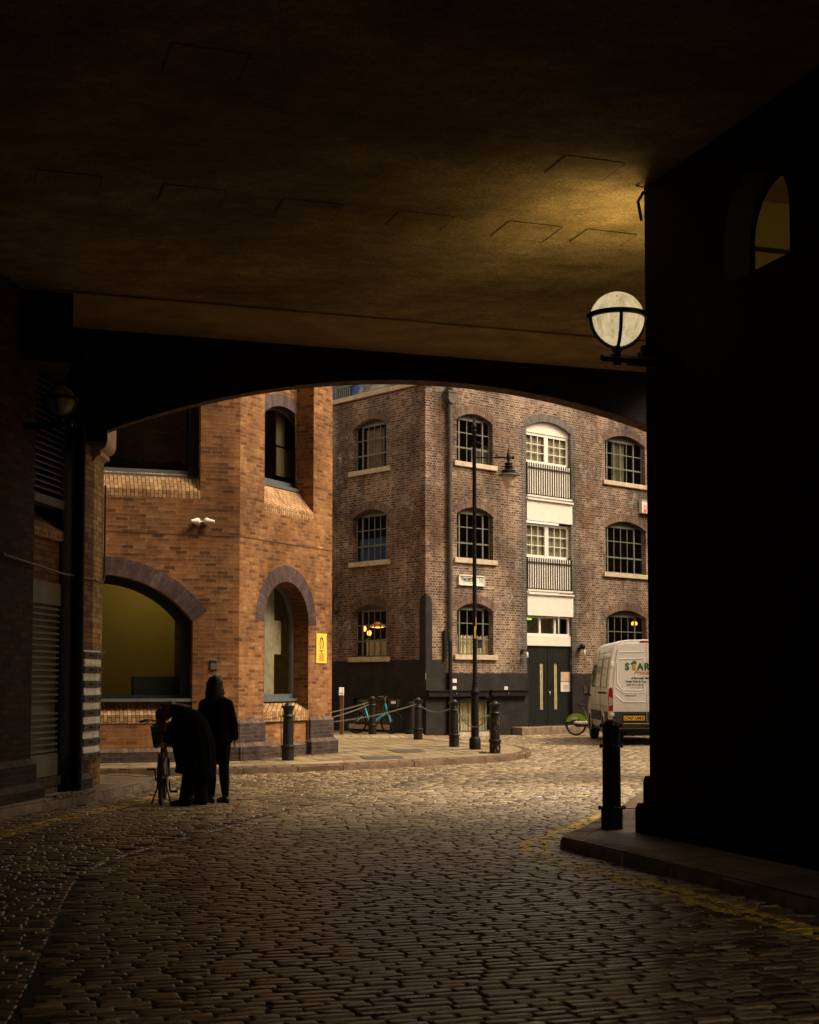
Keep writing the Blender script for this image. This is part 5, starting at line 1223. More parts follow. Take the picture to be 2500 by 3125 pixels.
    ring = lambda z, e: [(x0-e*.3, -.14-e, z), (x1+e, -.14-e, z), (x1+e, .14+e, z), (x0-e*.3, .14+e, z), (x0-e*.3, -.14-e, z)]
    if panel is None:
        for i in range(6): mb.tube(ring(z0_+(z1_-z0_)*i/5, .03*i/5), .006, 4)
        for i in range(8): x = x0+(x1-x0)*i/7; [mb.tube([(x, y*.14, z0_), (x+.02, y*.17, z1_)], .004, 4) for y in (-1, 1)]
        for i in range(7): y = -.14+.28*i/6; mb.tube([(x1, y, z0_), (x1+.03, y*1.2, z1_)], .004, 4); mb.tube([(x0, y, z0_), (x0, y*1.2, z1_)], .004, 4)
        mb.box(x0, x1, -.14, .14, z0_-.01, z0_); b_ = obj('basket', mb, 'rubber', t)
        mb = MB(); mb.box(x0+.1, x1-.02, -.185, -.176, z0_+.08, z0_+.16); obj('badge', mb, 'paper', b_)
    else:
        A = [mb.p(q) for q in ((x0-.02, -.16, .72), (x1, -.13, .76), (x1, .13, .76), (x0-.02, .16, .72))]; B = [mb.p(q) for q in ((x0-.03, -.2, 1.0), (x1+.04, -.19, 1.03), (x1+.04, .19, 1.03), (x0-.03, .2, 1.0))]
        mb.f.append(A)
        for i in range(4): mb.f.append([A[i], A[(i+1) % 4], B[(i+1) % 4], B[i]])
        b_ = obj('basket', mb, panel, t); so = b_.modifiers.new('thick', 'SOLIDIFY'); so.thickness = .012
        mb = MB(); mb.tube([(x1-.04, .17, 1.0), (x1+.02, .3, 1.1), (x1-.08, .36, 1.12)], .014, 8)
    if stand:
        mb = MB()
        for s_ in (-1, 1): mb.tube([(.34, .04*s_, .28), (.26, .085*s_, .14), (.2, .13*s_, .0)], .011, 8)
        obj('kickstand', mb, 'iron', t, smooth=True)
    return t
p = G(1098, 2229, ZI)
bicycle('turquoise and black hire bicycle with front basket parked by the warehouse wall', (p.x, 41.6, ZI), R(-14), 'teal', None, group=None)
p = Vector((at(1759, 2246, 43.2).x, 43.2, 0))
gb = bicycle('lime green hire bicycle behind the front of the white van', (p.x, p.y, 0), R(12), 'lime', 'lime')
mb = MB(); mb.p((0, 0, 0)); mb = MB()
for i in range(14): mb.sphere((-.02+.028*i-.0, -.08, .40+.02*math.sin(i*1.9)), .05, 6, 5, (1, .4, .7))
tag(obj('plastic_bag', mb, 'litter', loc=(p.x, p.y, 0), smooth=True), 'crumpled white plastic bag caught on the lime bicycle', 'bag')
nbike = bicycle('dark hire bicycle with green basket seen end-on, held by the stooping person', (at(500, 2449, 18.9).x+.02, 18.55, 0), R(97), 'iron', None, panel='dark_lime', stand=True)

# ------------------------------------------------------------------ van
VL = Vector((6.13, 36.5, 0))
van = thing('delivery_van', 'white high-roof delivery van with fruit seller lettering, parked seen from behind beside the dark pier', 'van', VL, R(-1.4))
HZ = [.42, .5, .62, .76, .90, 1.10, 1.42, 1.7, 1.95, 2.30, 2.50, 2.62, 2.69, 2.72, 2.73]; HX = [.95, .97, .99, .995, 1.00, 1.01, 1.00, .975, .945, .90, .865, .80, .70, .5, 0]
ys = [0, .03, .08]+[.2+.12*i for i in range(36)]; ys = [y for y in ys if y < 4.2]+[4.2+.12*i for i in range(10)]+[5.42, 5.55, 5.62]
def vscale(y):
    if y < 3.7: return 1.0
    if y < 4.6: return 1-.02*(y-3.7)-.26*max(0, (y-4.0))/.6*.9
    if y < 5.15: return .72-(y-4.6)*.48
    return max(.2, .456-(y-5.15)*.5)
def vpt(y, i, s):
    f_ = vscale(y); e = .975 if y == 0 else (.992 if y == .03 else 1.0)
    e *= 1-.0*(y > 4)-.10*max(0, y-5.0)
    z = .42+(HZ[i]-.42)*f_; x = HX[i]*e
    if y > 5.0 and i > 9: x = HX[i]*e
    zc_ = z if y > 0 else z-.012*(z > 2.4)
    return (s*x, y, zc_)
mb = MB(); WY = (1.12, 4.5)
for s_ in (-1, 1):
    for a, b in zip(ys, ys[1:]):
        for i in range(len(HZ)-1):
            q = [vpt(a, i, s_), vpt(b, i, s_), vpt(b, i+1, s_), vpt(a, i+1, s_)]; cy = (a+b)/2; cz = (q[0][2]+q[2][2])/2
            if any((cy-w_)**2+(cz-.36)**2 < .41**2 for w_ in WY) and i < 6: continue
            mb.face(q)
mb.poly([(vpt(0, i, -1)[0], vpt(0, i, -1)[2]) for i in range(len(HZ))]+[(vpt(0, i, 1)[0], vpt(0, i, 1)[2]) for i in range(len(HZ)-2, -1, -1)], 0)
mb.poly([(vpt(5.62, i, -1)[0], vpt(5.62, i, -1)[2]) for i in range(len(HZ))]+[(vpt(5.62, i, 1)[0], vpt(5.62, i, 1)[2]) for i in range(len(HZ)-2, -1, -1)], 5.62)
bd = obj('body', mb, 'van', van); me = bd.data
bm = bmesh.new(); bm.from_mesh(me); bmesh.ops.remove_doubles(bm, verts=bm.verts, dist=.002); bm.to_mesh(me); bm.free(); me.polygons.foreach_set('use_smooth', [True]*len(me.polygons)); me.set_sharp_from_angle(angle=R(32))
mb = MB(); mb.box(-.94, .94, .1, 5.5, .34, .46); mb.box(-.5, .5, .2, .9, .24, .36); mb.tube([(-.6, .5, .27), (-.6, 1.8, .27)], .1, 10)
for w_ in WY: mb.tube([(-.8, w_, .36), (.8, w_, .36)], .06, 8)
for w_ in WY: mb.box(-.7, .7, w_-.42, w_+.42, .42, .85)
obj('underbody', mb, 'blackmetal', van)
for w_ in WY:
    for s_ in (-1, 1):
        mb = MB(); mb.lathe([(.2, -.11), (.3, -.115), (.34, -.09), (.345, 0), (.34, .09), (.3, .115), (.2, .11)], (s_*.88, w_, .345), 36, 'x'); wh = obj('wheel', mb, 'rubber', van, smooth=True)
        mb = MB(); mb.lathe([(.03, .07), (.09, .085), (.13, .05), (.19, .06), (.215, .1), (.215, .06)] if s_ > 0 else [(.03, -.07), (.09, -.085), (.13, -.05), (.19, -.06), (.215, -.1), (.215, -.06)], (s_*.88, w_, .345), 28, 'x'); obj('rim', mb, 'chrome' if False else 'pipe', wh, smooth=True)
        mb = MB(); mb.tube([(s_*(1.0+.0), w_+.42*math.cos(a), .36+.42*math.sin(a)) for a in [R(-8)+R(196)*i/20 for i in range(21)]], .022, 6); obj('arch_trim', mb, 'van', van, smooth=True)
# side mouldings, rail, door seams
for s_ in (-1, 1):
    for y0, y1 in ((1.58, 4.05), (.1, .66)): mb = MB(); mb.box(s_*.985, s_*1.022, y0, y1, .60, .86); obj('side_moulding', mb, 'van_black', van, bevel=.008)
mb = MB(); mb.box(-1.012, -.99, .3, 2.3, 1.32, 1.37); 
for y_ in (1.7, 2.95, 3.0+.85):
    mb.tube([(-HX[i]-.003, y_, HZ[i]) for i in range(1, 11)], .004, 4)
mb.tube([(-1.006, y_, 1.15) for y_ in (.1, 1.0, 2.0, 3.0, 3.8)], .002, 4)
obj('slide_rail', mb, 'blackmetal', van)
xs_ = lambda z: -np.interp(z, HZ, HX)-.004
mb = MB()                                   # raised blind panel on the side
def spanel(y0, y1, z0_, z1_, e):
    N = 8
    for i in range(N):
        a, b = z0_+(z1_-z0_)*i/N, z0_+(z1_-z0_)*(i+1)/N; mb.face([(xs_(a)+e, y0, a), (xs_(a)+e, y1, a), (xs_(b)+e, y1, b), (xs_(b)+e, y0, b)])
spanel(.35, 1.6, 1.5, 2.25, -.004); spanel(1.8, 2.9, 1.5, 2.25, -.004); obj('side_panel', mb, 'van', van)
mb = MB()
for (y0, y1) in ((.35, 1.6), (1.8, 2.9)):
    L = [(y0, 1.5), (y1, 1.5), (y1, 2.25), (y0, 2.25), (y0, 1.5)]
    pts = []
    for (a, b), (c, d) in zip(L, L[1:]):
        for i in range(6): pts.append((float(xs_(b+(d-b)*i/6))-.004, a+(c-a)*i/6, b+(d-b)*i/6))
    mb.tube(pts+[pts[0]], .007, 4)
for z_, y0, y1 in ((2.42, .1, 3.9), (1.0, .1, 3.9)): mb.tube([(float(xs_(z_)), y0, z_), (float(xs_(z_)), y1, z_)], .006, 4)
obj('panel_groove', mb, 'pipe', van)
mb = MB(); 
def cabwin(s_):
    P = lambda y, z: (s_*(-float(xs_(z))+.006), y, z); mb.face([P(3.1, 1.5), P(4.5, 1.5), P(4.2, 1.92), P(3.85, 2.12), P(3.1, 2.12)])
cabwin(-1); obj('cab_window', mb, 'glass_dark', van); mb = MB(); cabwin(1); obj('cab_window', mb, 'glass_dark', van)
mb = MB(); mb.sphere((-1.14, 4.25, 1.42), .15, 14, 10, (.55, .35, 1.25)); mb.tube([(-1.14, 4.25, 1.3), (-.98, 4.28, 1.25)], .03, 6); obj('wing_mirror', mb, 'van_black', van, smooth=True); mb = MB(); mb.sphere((1.14, 4.25, 1.42), .15, 14, 10, (.55, .35, 1.25)); mb.tube([(1.14, 4.25, 1.3), (.98, 4.28, 1.25)], .03, 6); mr = obj('wing_mirror', mb, 'van_black', van, smooth=True)
mb = MB(); mb.box(-1.2, -1.09, 4.19, 4.2, 1.3, 1.55); obj('mirror_glass', mb, 'chrome', mr)
# rear end
BKt = lambda q: Vector((q[0], -q[1], q[2]))
mb = MB(BKt)                                # doors: two thin proud skins
for s_ in (-1, 1):
    x1 = lambda z: float(np.interp(z, HZ, HX))-.13
    o_ = [(s_*.006, .62), (s_*x1(.8), .62), (s_*x1(.9), .9), (s_*x1(1.4), 1.4), (s_*x1(1.95), 1.95), (s_*x1(2.3), 2.3), (s_*x1(2.5), 2.5), (s_*(x1(2.5)-.06), 2.6), (s_*.55, 2.635), (s_*.006, 2.64)]
    mb.prism(o_, .0, .022)
rd = obj('rear_door', mb, 'van', van, bevel=.008)
mb = MB(BKt)
for s_ in (-1, 1):
    o_ = [(s_*.07, 1.42), (s_*.62, 1.42), (s_*.76, 1.6), (s_*.755, 2.14), (s_*.70, 2.22), (s_*.07, 2.24)]
    for i in range(len(o_)): a, b = o_[i], o_[(i+1) % len(o_)]; mb.tube([(a[0], .024, a[1]), (b[0], .024, b[1])], .009, 5)
mb.box(-.004, .004, .0, .024, .62, 2.64)
for s_ in (-1, 1): mb.tube([(s_*.05, .022, 1.12), (s_*.6, .022, 1.12), (s_*.82, .022, 1.3)], .012, 5); mb.tube([(s_*.05, .022, 2.42), (s_*.7, .022, 2.4)], .01, 5); mb.tube([(s_*.05, .022, 1.36), (s_*.6, .022, 1.36), (s_*.8, .022, 1.5)], .010, 5)
obj('door_groove', mb, 'van', rd)
for s_ in (-1, 1):
    for q_ in ((.86, .93, -.03, .045, 2.03, 2.15), (.84, .95, -.03, .04, .75, .84)): mb = MB(BKt); mb.box(s_*q_[0], s_*q_[1], *q_[2:]); obj('hinge', mb, 'van', rd, bevel=.01)
mb = MB(BKt); mb.box(-.87, -.004, .005, .03, .56, .865); mb.box(.004, .87, .005, .03, .56, .865); obj('lower_panel', mb, 'van_black', van, bevel=.01)
for s_ in (-1, 1):
    mb = MB(BKt); o_ = [(s_*.985, .88), (s_*.86, .88), (s_*.85, .95), (s_*.865, 1.38), (s_*.89, 1.47), (s_*.93, 1.5), (s_*.975, 1.44), (s_*.995, 1.2)]; mb.prism(o_, -.10, .02); tl = obj('tail_light', mb, 'lamp_red', van, bevel=.012)
    mb = MB(BKt); o_ = [(s_*.98, 1.0), (s_*.875, 1.05), (s_*.875, 1.2), (s_*.98, 1.26)]; mb.prism(o_, .0, .024); obj('reversing_lamp', mb, 'lamp_clear', tl)
mb = MB(BKt); mb.box(-.16, .3, .0, .02, 2.655, 2.69); obj('brake_light', mb, 'lamp_red', van)
mb = MB(BKt); mb.box(-.98, .98, -.1, .10, .44, .545); obj('bumper', mb, 'van_black', van, bevel=.02)
mb = MB(BKt); mb.box(-.62, .62, -.02, .125, .545, .565); obj('step', mb, 'chrome', van, bevel=.004)
for s_ in (-1, 1): mb = MB(BKt); mb.box(s_*.72, s_*.6, .09, .108, .47, .53); obj('reflector', mb, 'lamp_red', van)
mb = MB(BKt); mb.box(-.63, -.03, .03, .036, .60, .80); obj('plate_holder', mb, 'blackmetal', van)
mb = MB(BKt); mb.box(-.6, -.06, .036, .044, .64, .757); pl = obj('number_plate', mb, 'plate', van)
text('lettering', 'CV67 UMX', .112, 'ink', pl, BKt, -.33, .046, .66, .003, 'CENTER', .96)
for ch, x_ in (('S', -.55), ('T', -.395), ('A', -.235), ('R', -.06), ('K', .12), ('S', .29)): text('lettering', ch, .245, 'green_ink', rd, BKt, x_, .0255, 1.945, .013, 'LEFT', .92)
mb = MB(BKt); mb.sphere((-.312, .028, 2.03), .055, 20, 12, (1, .12, 1.6)); pa = obj('pineapple', mb, 'pine_ink', rd, smooth=True)
mb = MB(BKt)
for i in range(9):
    a = R(-62+124*i/8); l_ = .075+.03*math.cos(a*1.6); c_ = (-.312, 2.11); w_ = .014
    mb.face([(c_[0]-w_*math.cos(a), .03+.001*i, c_[1]+w_*math.sin(a)), (c_[0]+w_*math.cos(a), .03+.001*i, c_[1]-w_*math.sin(a)), (c_[0]+l_*math.sin(a), .03+.001*i, c_[1]+l_*math.cos(a))])
obj('leaf_crown', mb, 'green_ink', pa)
for s_, z_, x_, sz_, mt, bo_, sh_ in (('Fruiterers', 1.83, -.32, .15, 'orange_ink', .004, .35), ('of Borough Market', 1.708, -.40, .072, 'ink', .003, 0), ('Fresh Fruit & Veg', 1.62, -.535, .072, 'ink', .003, 0), ('020 3715 3213', 1.535, -.51, .068, 'ink', .002, 0), ('accounts@starks', 1.47, -.42, .05, 'ink_grey', 0, 0), ('TRANSIT', 1.26, -.56, .05, 'ink', .001, 0)):
    text('lettering', s_, sz_, mt, rd, BKt, x_, .0255, z_, bo_, 'LEFT', 1.0 if s_ != 'TRANSIT' else 1.5, shear=sh_)
SDt = lambda q: Vector((float(xs_(q[2]))-.012, -q[0], q[2]))
text('lettering', 'STARKS', .3, 'green_ink', van, SDt, -2.8, 0, 1.85, .004, 'LEFT', .85)
text('lettering', 'Fruiterers', .16, 'orange_ink', van, SDt, -2.7, 0, 1.68, 0, 'LEFT', 1)
text('lettering', 'Fresh Fruit & Veg', .1, 'ink_grey', van, SDt, -1.45, 0, 1.98, 0, 'LEFT', 1)
text('lettering', '020 3715 3213', .11, 'ink_grey', van, SDt, -1.4, 0, 1.78, 0, 'LEFT', 1)

# ------------------------------------------------------------------ people
def fuse(name, mb, mat, parent, vox=.014, smooth_it=3, loc=None):
    me = bpy.data.meshes.new('tmp'); me.from_pydata(mb.v, [], mb.f); me.update()
    bm = bmesh.new(); bm.from_mesh(me); bmesh.ops.recalc_face_normals(bm, faces=bm.faces); bm.to_mesh(me); bm.free()
    o = bpy.data.objects.new('tmp', me); COL.objects.link(o)
    r = o.modifiers.new('r', 'REMESH'); r.mode = 'VOXEL'; r.voxel_size = vox
    s = o.modifiers.new('s', 'SMOOTH'); s.iterations = smooth_it; s.factor = .5
    bpy.context.view_layer.update(); dg = bpy.context.evaluated_depsgraph_get()
    m2 = bpy.data.meshes.new_from_object(o.evaluated_get(dg)); m2.name = name; bpy.data.objects.remove(o)
    m2.materials.clear(); m2.materials.append(M[mat]); m2.polygons.foreach_set('use_smooth', [True]*len(m2.polygons))
    p = bpy.data.objects.new(name, m2); COL.objects.link(p); p.parent = parent
    if loc is not None: p.location = loc
    return p
def limb(mb, pts, rs, seg=14):
    P = [Vector(q) for q in pts]; Q, S_ = [], []
    for i in range(len(P)-1):
        for j in range(4): t_ = j/4; Q.append(P[i].lerp(P[i+1], t_)); S_.append(rs[i]+(rs[i+1]-rs[i])*t_)
    Q.append(P[-1]); S_.append(rs[-1]); mb.tube(Q, S_, seg)
    for q, r_ in zip(P, rs): mb.sphere(q, r_*1.0, 12, 8)
def hand(mb, w_, d, s_, side):
    w_, d, side = Vector(w_), Vector(d).normalized(), Vector(side).normalized(); nn = d.cross(side)
    for i in range(4): mb.tube([w_, w_+d*.05+side*(.028-.018*i), w_+d*.085+side*(.03-.02*i)], [.018, .016, .012], 8)
    for i, L in enumerate((.068, .078, .072, .056)):
        b = w_+d*.082+side*(.032-.021*i); mb.tube([b, b+d*L*.5+nn*.004*s_, b+d*L*.8+nn*.018*s_, b+d*L*.95+nn*.032*s_], [.0095, .009, .008, .006], 8)
    b = w_+d*.025+side*.03; mb.tube([w_+d*.01, b+side*.012+d*.01, b+side*.03+d*.035, b+side*.034+d*.06], [.013, .012, .0105, .008], 8)
def head(mb, c, f, r_=.1):
    c, f = Vector(c), Vector(f).normalized()
    mb.sphere(c, r_, 20, 14, (.8, .95, 1.15)); mb.sphere(c+f*.035+Vector((0, 0, -.05)), r_*.72, 14, 10, (.85, .95, 1.0))
    mb.tube([c+f*.085+Vector((0, 0, .025)), c+f*.115+Vector((0, 0, -.02)), c+f*.088+Vector((0, 0, -.03))], [.01, .016, .012], 8)
    sd_ = f.cross(Vector((0, 0, 1))).normalized()
    for s_ in (-1, 1): mb.sphere(c+sd_*s_*.082+Vector((0, 0, -.005)), .026, 8, 6, (.4, .8, 1.2))
    mb.tube([c+f*.088+sd_*.02+Vector((0, 0, -.062)), c+f*.092+Vector((0, 0, -.062)), c+f*.088-sd_*.02+Vector((0, 0, -.062))], .008, 6)
def boots(mb, a, f, h=.3, r_=.055):
    a = Vector(a); f = Vector(f).normalized()
    limb(mb, [a+Vector((0, 0, h)), a+Vector((0, 0, .09)), a+Vector((0, 0, .05))], [r_*1.05, r_*.82, r_*.8])
    limb(mb, [a-f*.035+Vector((0, 0, .04)), a+f*.09+Vector((0, 0, .042)), a+f*.17+Vector((0, 0, .03))], [.04, .042, .03])
    mb.sphere(a-f*.05+Vector((0, 0, .02)), .028, 8, 6)
def standing(label, loc, hair_mat='hair_dark', long_hair=True, group=None):
    t = thing('person', label, 'person', loc)
    mb = MB(); head(mb, (-.035, .01, 1.575), (-.2, 1, -.1)); limb(mb, [(-.03, 0, 1.5), (-.02, 0, 1.36)], [.05, .05])
    limb(mb, [(-.02, 0, 1.3), (-.01, 0, 1.15), (.01, 0, .95)], [.085, .09, .11])
    for s_, x_, fx in ((-1, -.075, -.075), (1, .09, .115)):
        limb(mb, [(.01+.08*s_, 0, .9), (x_, .02*s_, .48), (fx, 0, .1)], [.085, .055, .04])
        sh = (-.02+.17*s_, 0, 1.33); el = (-.0+.225*s_, -.01, 1.06); wr = (.0+.235*s_, .03, .86)
        limb(mb, [sh, el, wr], [.05, .04, .028]); hand(mb, wr, (0, .12, -1), -s_, (0, 1, 0))
    fuse('body', mb, 'skin', t, .009, 1)
    mb = MB()                                # jacket, hip length, loose sleeves
    rings = [(1.47, .07, .07, -.03), (1.43, .10, .085, -.03), (1.395, .15, .1, -.025), (1.34, .195, .115, -.02), (1.25, .2, .13, -.015), (1.1, .185, .13, -.005), (.95, .185, .135, .0), (.84, .19, .14, .01), (.8, .185, .13, .01)]
    rr = [[mb.p((c_+a*math.cos(2*PI*i/24), b*math.sin(2*PI*i/24), z_)) for i in range(24)] for z_, a, b, c_ in rings]
    for A, B in zip(rr, rr[1:]):
        for i in range(24): mb.f.append([A[i], A[(i+1) % 24], B[(i+1) % 24], B[i]])
    mb.f.append(rr[0]); mb.f.append(rr[-1])
    for s_ in (-1, 1): limb(mb, [(-.02+.1*s_, 0, 1.36), (-.02+.16*s_, 0, 1.315), (.0+.215*s_, -.015, 1.06), (.0+.235*s_, .025, .88)], [.06, .075, .066, .052])
    mb.sphere((-.03, -.02, 1.41), .09, 12, 8, (1.1, 1, .5)); fuse('jacket', mb, 'jacket', t, .013, 3)
    mb = MB(); limb(mb, [(-.06, 0, .88), (.08, 0, .88)], [.12, .12])
    for s_, x_, fx in ((-1, -.075, -.075), (1, .09, .115)): limb(mb, [(.01+.08*s_, 0, .86), (x_, .02*s_, .48), (x_+(fx-x_)*.4, .0, .33), (fx, 0, .12)], [.105, .07, .07, .05])
    fuse('trousers', mb, 'trousers', t, .012, 3)
    mb = MB(); boots(mb, (-.075, 0, 0), (-.55, .9, 0)); boots(mb, (.115, 0, 0), (-.6, .7, 0)); fuse('boots', mb, 'boots', t, .009, 2)
    mb = MB(); c0 = Vector((-.035, -.005, 0)); 
    hz = [(1.71, .01), (1.706, .03), (1.695, .052), (1.675, .076), (1.645, .096), (1.61, .11), (1.56, .12), (1.52, .13), (1.46, .136), (1.41, .128), (1.37, .105), (1.345, .07), (1.34, .02)] if long_hair else [(1.70, .02), (1.69, .06), (1.66, .09), (1.6, .1), (1.56, .095), (1.55, .03)]
    rr = [[mb.p((c0.x+r_*.95*math.cos(2*PI*i/28)*(1+.07*math.sin(i*5+z_*40)+.05*math.sin(i*2.3)), c0.y-.02+r_*math.sin(2*PI*i/28)*(1 if math.sin(2*PI*i/28) < 0 else .55), z_+(.022 if z_ < 1.45 else .004)*math.sin(i*3.1))) for i in range(28)] for z_, r_ in hz]
    for A, B in zip(rr, rr[1:]):
        for i in range(28): mb.f.append([A[i], A[(i+1) % 28], B[(i+1) % 28], B[i]])
    mb.f.append(rr[0]); mb.f.append(rr[-1]); hr = fuse('hair', mb, hair_mat, t, .01, 2)
    if long_hair: mb = MB(); mb.tube([(-.035+.085*math.cos(a), -.0+.07*math.sin(a), 1.685+.012*abs(math.cos(a))) for a in [R(-20)+R(220)*i/12 for i in range(13)]], .008, 6); obj('sunglasses', mb, 'chrome', t)
    return t
standing('standing person with long dark hair, black jacket and boots, seen from behind', (at(660, 2449, 18.9).x, 18.95, 0))
pv = G(1917, 2250, 0)
standing('person hidden behind the van, only legs and shoes showing beneath it', (at(1920, 2250, 43.0).x, 43.0, 0), 'hair_dark', False)

BX, BY = at(585, 2454, 18.55).x, 18.6
t = thing('person', 'stooping person with auburn hair in a long black coat bent over the bicycle', 'person', (BX, BY, 0))
mb = MB(); head(mb, (-.345, .02, 1.24), (-.75, .3, -.75)); limb(mb, [(-.29, .02, 1.22), (-.2, 0, 1.2)], [.05, .055])
limb(mb, [(-.17, 0, 1.17), (-.03, 0, 1.12), (.08, 0, .95)], [.11, .11, .12])
for s_, k_, f_ in ((-1, (-.05, -.06, .5), (-.09, -.08, .09)), (1, (.08, .1, .5), (.09, .1, .09))): limb(mb, [(.06, .08*s_, .9), k_, f_], [.085, .06, .042])
for s_, e_, w_ in ((-1, (-.27, -.16, .93), (-.36, -.1, .83)), (1, (-.27, .2, .97), (-.36, .22, .9))):
    limb(mb, [(-.19, .15*s_, 1.15), e_, w_], [.05, .04, .028]); hand(mb, w_, (-.6, .1, -.5), s_, (0, 1, .2))
fuse('body', mb, 'skin', t, .009, 1)
mb = MB()                                    # coat: hump of the back, flaring skirt to the knee
def ringc(c, ax, rx, ry, N=28):
    c, ax = Vector(c), Vector(ax).normalized(); b = Vector((0, 1, 0)); a = b.cross(ax).normalized(); return [mb.p(c+a*rx*math.cos(2*PI*i/N)*(1+.055*math.sin(i*3.9+c.z*5))+b*ry*math.sin(2*PI*i/N)*(1+.05*math.sin(i*2.9+c.z*7))) for i in range(N)]
rg = [ringc((-.27, .01, 1.205), (-1, 0, .15), .05, .06), ringc((-.22, 0, 1.18), (-1, 0, .2), .105, .14), ringc((-.14, 0, 1.155), (-1, 0, .3), .13, .21), ringc((-.02, 0, 1.11), (-1, 0, .6), .16, .22), ringc((.05, 0, 1.0), (-.8, 0, 1), .185, .21),
      ringc((.06, 0, .86), (-.25, 0, 1), .21, .22), ringc((.065, 0, .7), (-.06, 0, 1), .235, .23), ringc((.05, .0, .52), (0.05, 0, 1), .26, .24), ringc((.03, 0, .40), (.14, 0, 1), .27, .25), ringc((.03, 0, .395), (.14, 0, 1), .2, .18)]
for A, B in zip(rg, rg[1:]):
    for i in range(28): mb.f.append([A[i], A[(i+1) % 28], B[(i+1) % 28], B[i]])
mb.f.append(rg[0]); mb.f.append(rg[-1])
limb(mb, [(-.16, -.15, 1.15), (-.25, -.17, .96), (-.32, -.12, .87)], [.085, .075, .06]); limb(mb, [(-.16, .17, 1.15), (-.25, .2, .99), (-.33, .22, .92)], [.08, .07, .055])
limb(mb, [(-.12, -.02, 1.08), (-.17, -.05, .8), (-.14, -.05, .47)], [.09, .1, .06]); fuse('coat', mb, 'coat', t, .014, 4)
mb = MB()
for s_, k_, f_ in ((-1, (-.03, -.08, .42), (-.07, -.09, .06)), (1, (.09, .09, .42), (.1, .1, .06))): limb(mb, [(.04, .06*s_, .7), k_, f_], [.11, .09, .095])
limb(mb, [(.03, 0, .6), (.02, 0, .34)], [.13, .09]); fuse('trousers', mb, 'trousers', t, .013, 3)
mb = MB(); boots(mb, (-.09, -.08, 0), (-1, -.1, 0), .1, .05); boots(mb, (.08, .1, 0), (-1, .2, 0), .1, .05); fuse('boots', mb, 'boots', t, .009, 2)
mb = MB(); limb(mb, [(-.2, .0, 1.26), (-.3, .01, 1.285), (-.375, .02, 1.25), (-.42, .03, 1.17)], [.05, .085, .09, .07]); mb.sphere((-.35, .02, 1.245), .118, 18, 12); mb.sphere((-.4, -.05, 1.17), .07, 12, 8)
for i in range(26):
    a = random.uniform(-1, 1); x0 = -.36+random.uniform(-.06, .03); L_ = random.uniform(.1, .22)
    mb.tube([(x0, .02+a*.1, 1.28), (x0-.05, .03+a*.115, 1.2), (x0-.04-.02*random.random(), .02+a*.12, 1.2-L_*.6), (x0-.01+.03*random.random(), .02+a*.12, 1.18-L_)], [.03, .03, .018, .005], 6)
for i in range(14): a = random.uniform(-1, 1); mb.tube([(-.28, a*.08, 1.3), (-.18, a*.12, 1.3+.01*random.random()), (-.07+.06*random.random(), a*.15, 1.285)], [.035, .025, .008], 6)
fuse('hair', mb, 'hair_red', t, .009, 1)

# ------------------------------------------------------------------ ground
def smooth_poly(P, n_=4):
    out = []
    N = len(P)
    for i in range(N-1):
        p0, p1, p2, p3 = [Vector(P[max(0, min(N-1, j))]) for j in (i-1, i, i+1, i+2)]
        for k_ in range(n_):
            t_ = k_/n_; out.append(.5*((2*p1)+(p2-p0)*t_+(2*p0-5*p1+4*p2-p3)*t_*t_+(3*p1-p0-3*p2+p3)*t_**3))
    out.append(Vector(P[-1])); return [tuple(q) for q in out]
KL = smooth_poly([(-5.9, 12), (-5.25, 15.4), (-4.88, 16.8), (-4.59, 18), (-4.26, 19.4), (-4.02, 20.9), (-3.96, 22), (-4.2, 22.75), (-4.9, 23.1), (-8, 23.1), (-14, 22.8)])
KI = smooth_poly([(-14, 24.5), (-8, 24.45), (-5.4, 24.5), (-3.22, 24.95), (-.92, 26.4), (.63, 27.8), (1.81, 28.9), (2.5, 30.4), (2.72, 32.3), (2.45, 34.2), (1.85, 35.9), (1.0, 38.2), (.3, 41.2)])
KRt = smooth_poly([tuple(SR(5.82, -9)), tuple(SR(5.82, 2)), tuple(SR(5.82, 9)), tuple(SR(5.8, 12.2)), tuple(SR(5.76, 12.5)), tuple(SR(5.98, 12.85)), tuple(SR(6.5, 13.5)), tuple(SR(8, 15.6)), tuple(SR(9.6, 18)), tuple(SR(13, 23)), tuple(SR(17, 29))])
PL = KL+[(-14, 12)]; PI_ = KI+[(.6, 41.9), (-9, 53), (-14, 50)]; PR = KRt+[tuple(SR(30, 29)), tuple(SR(30, -9))]
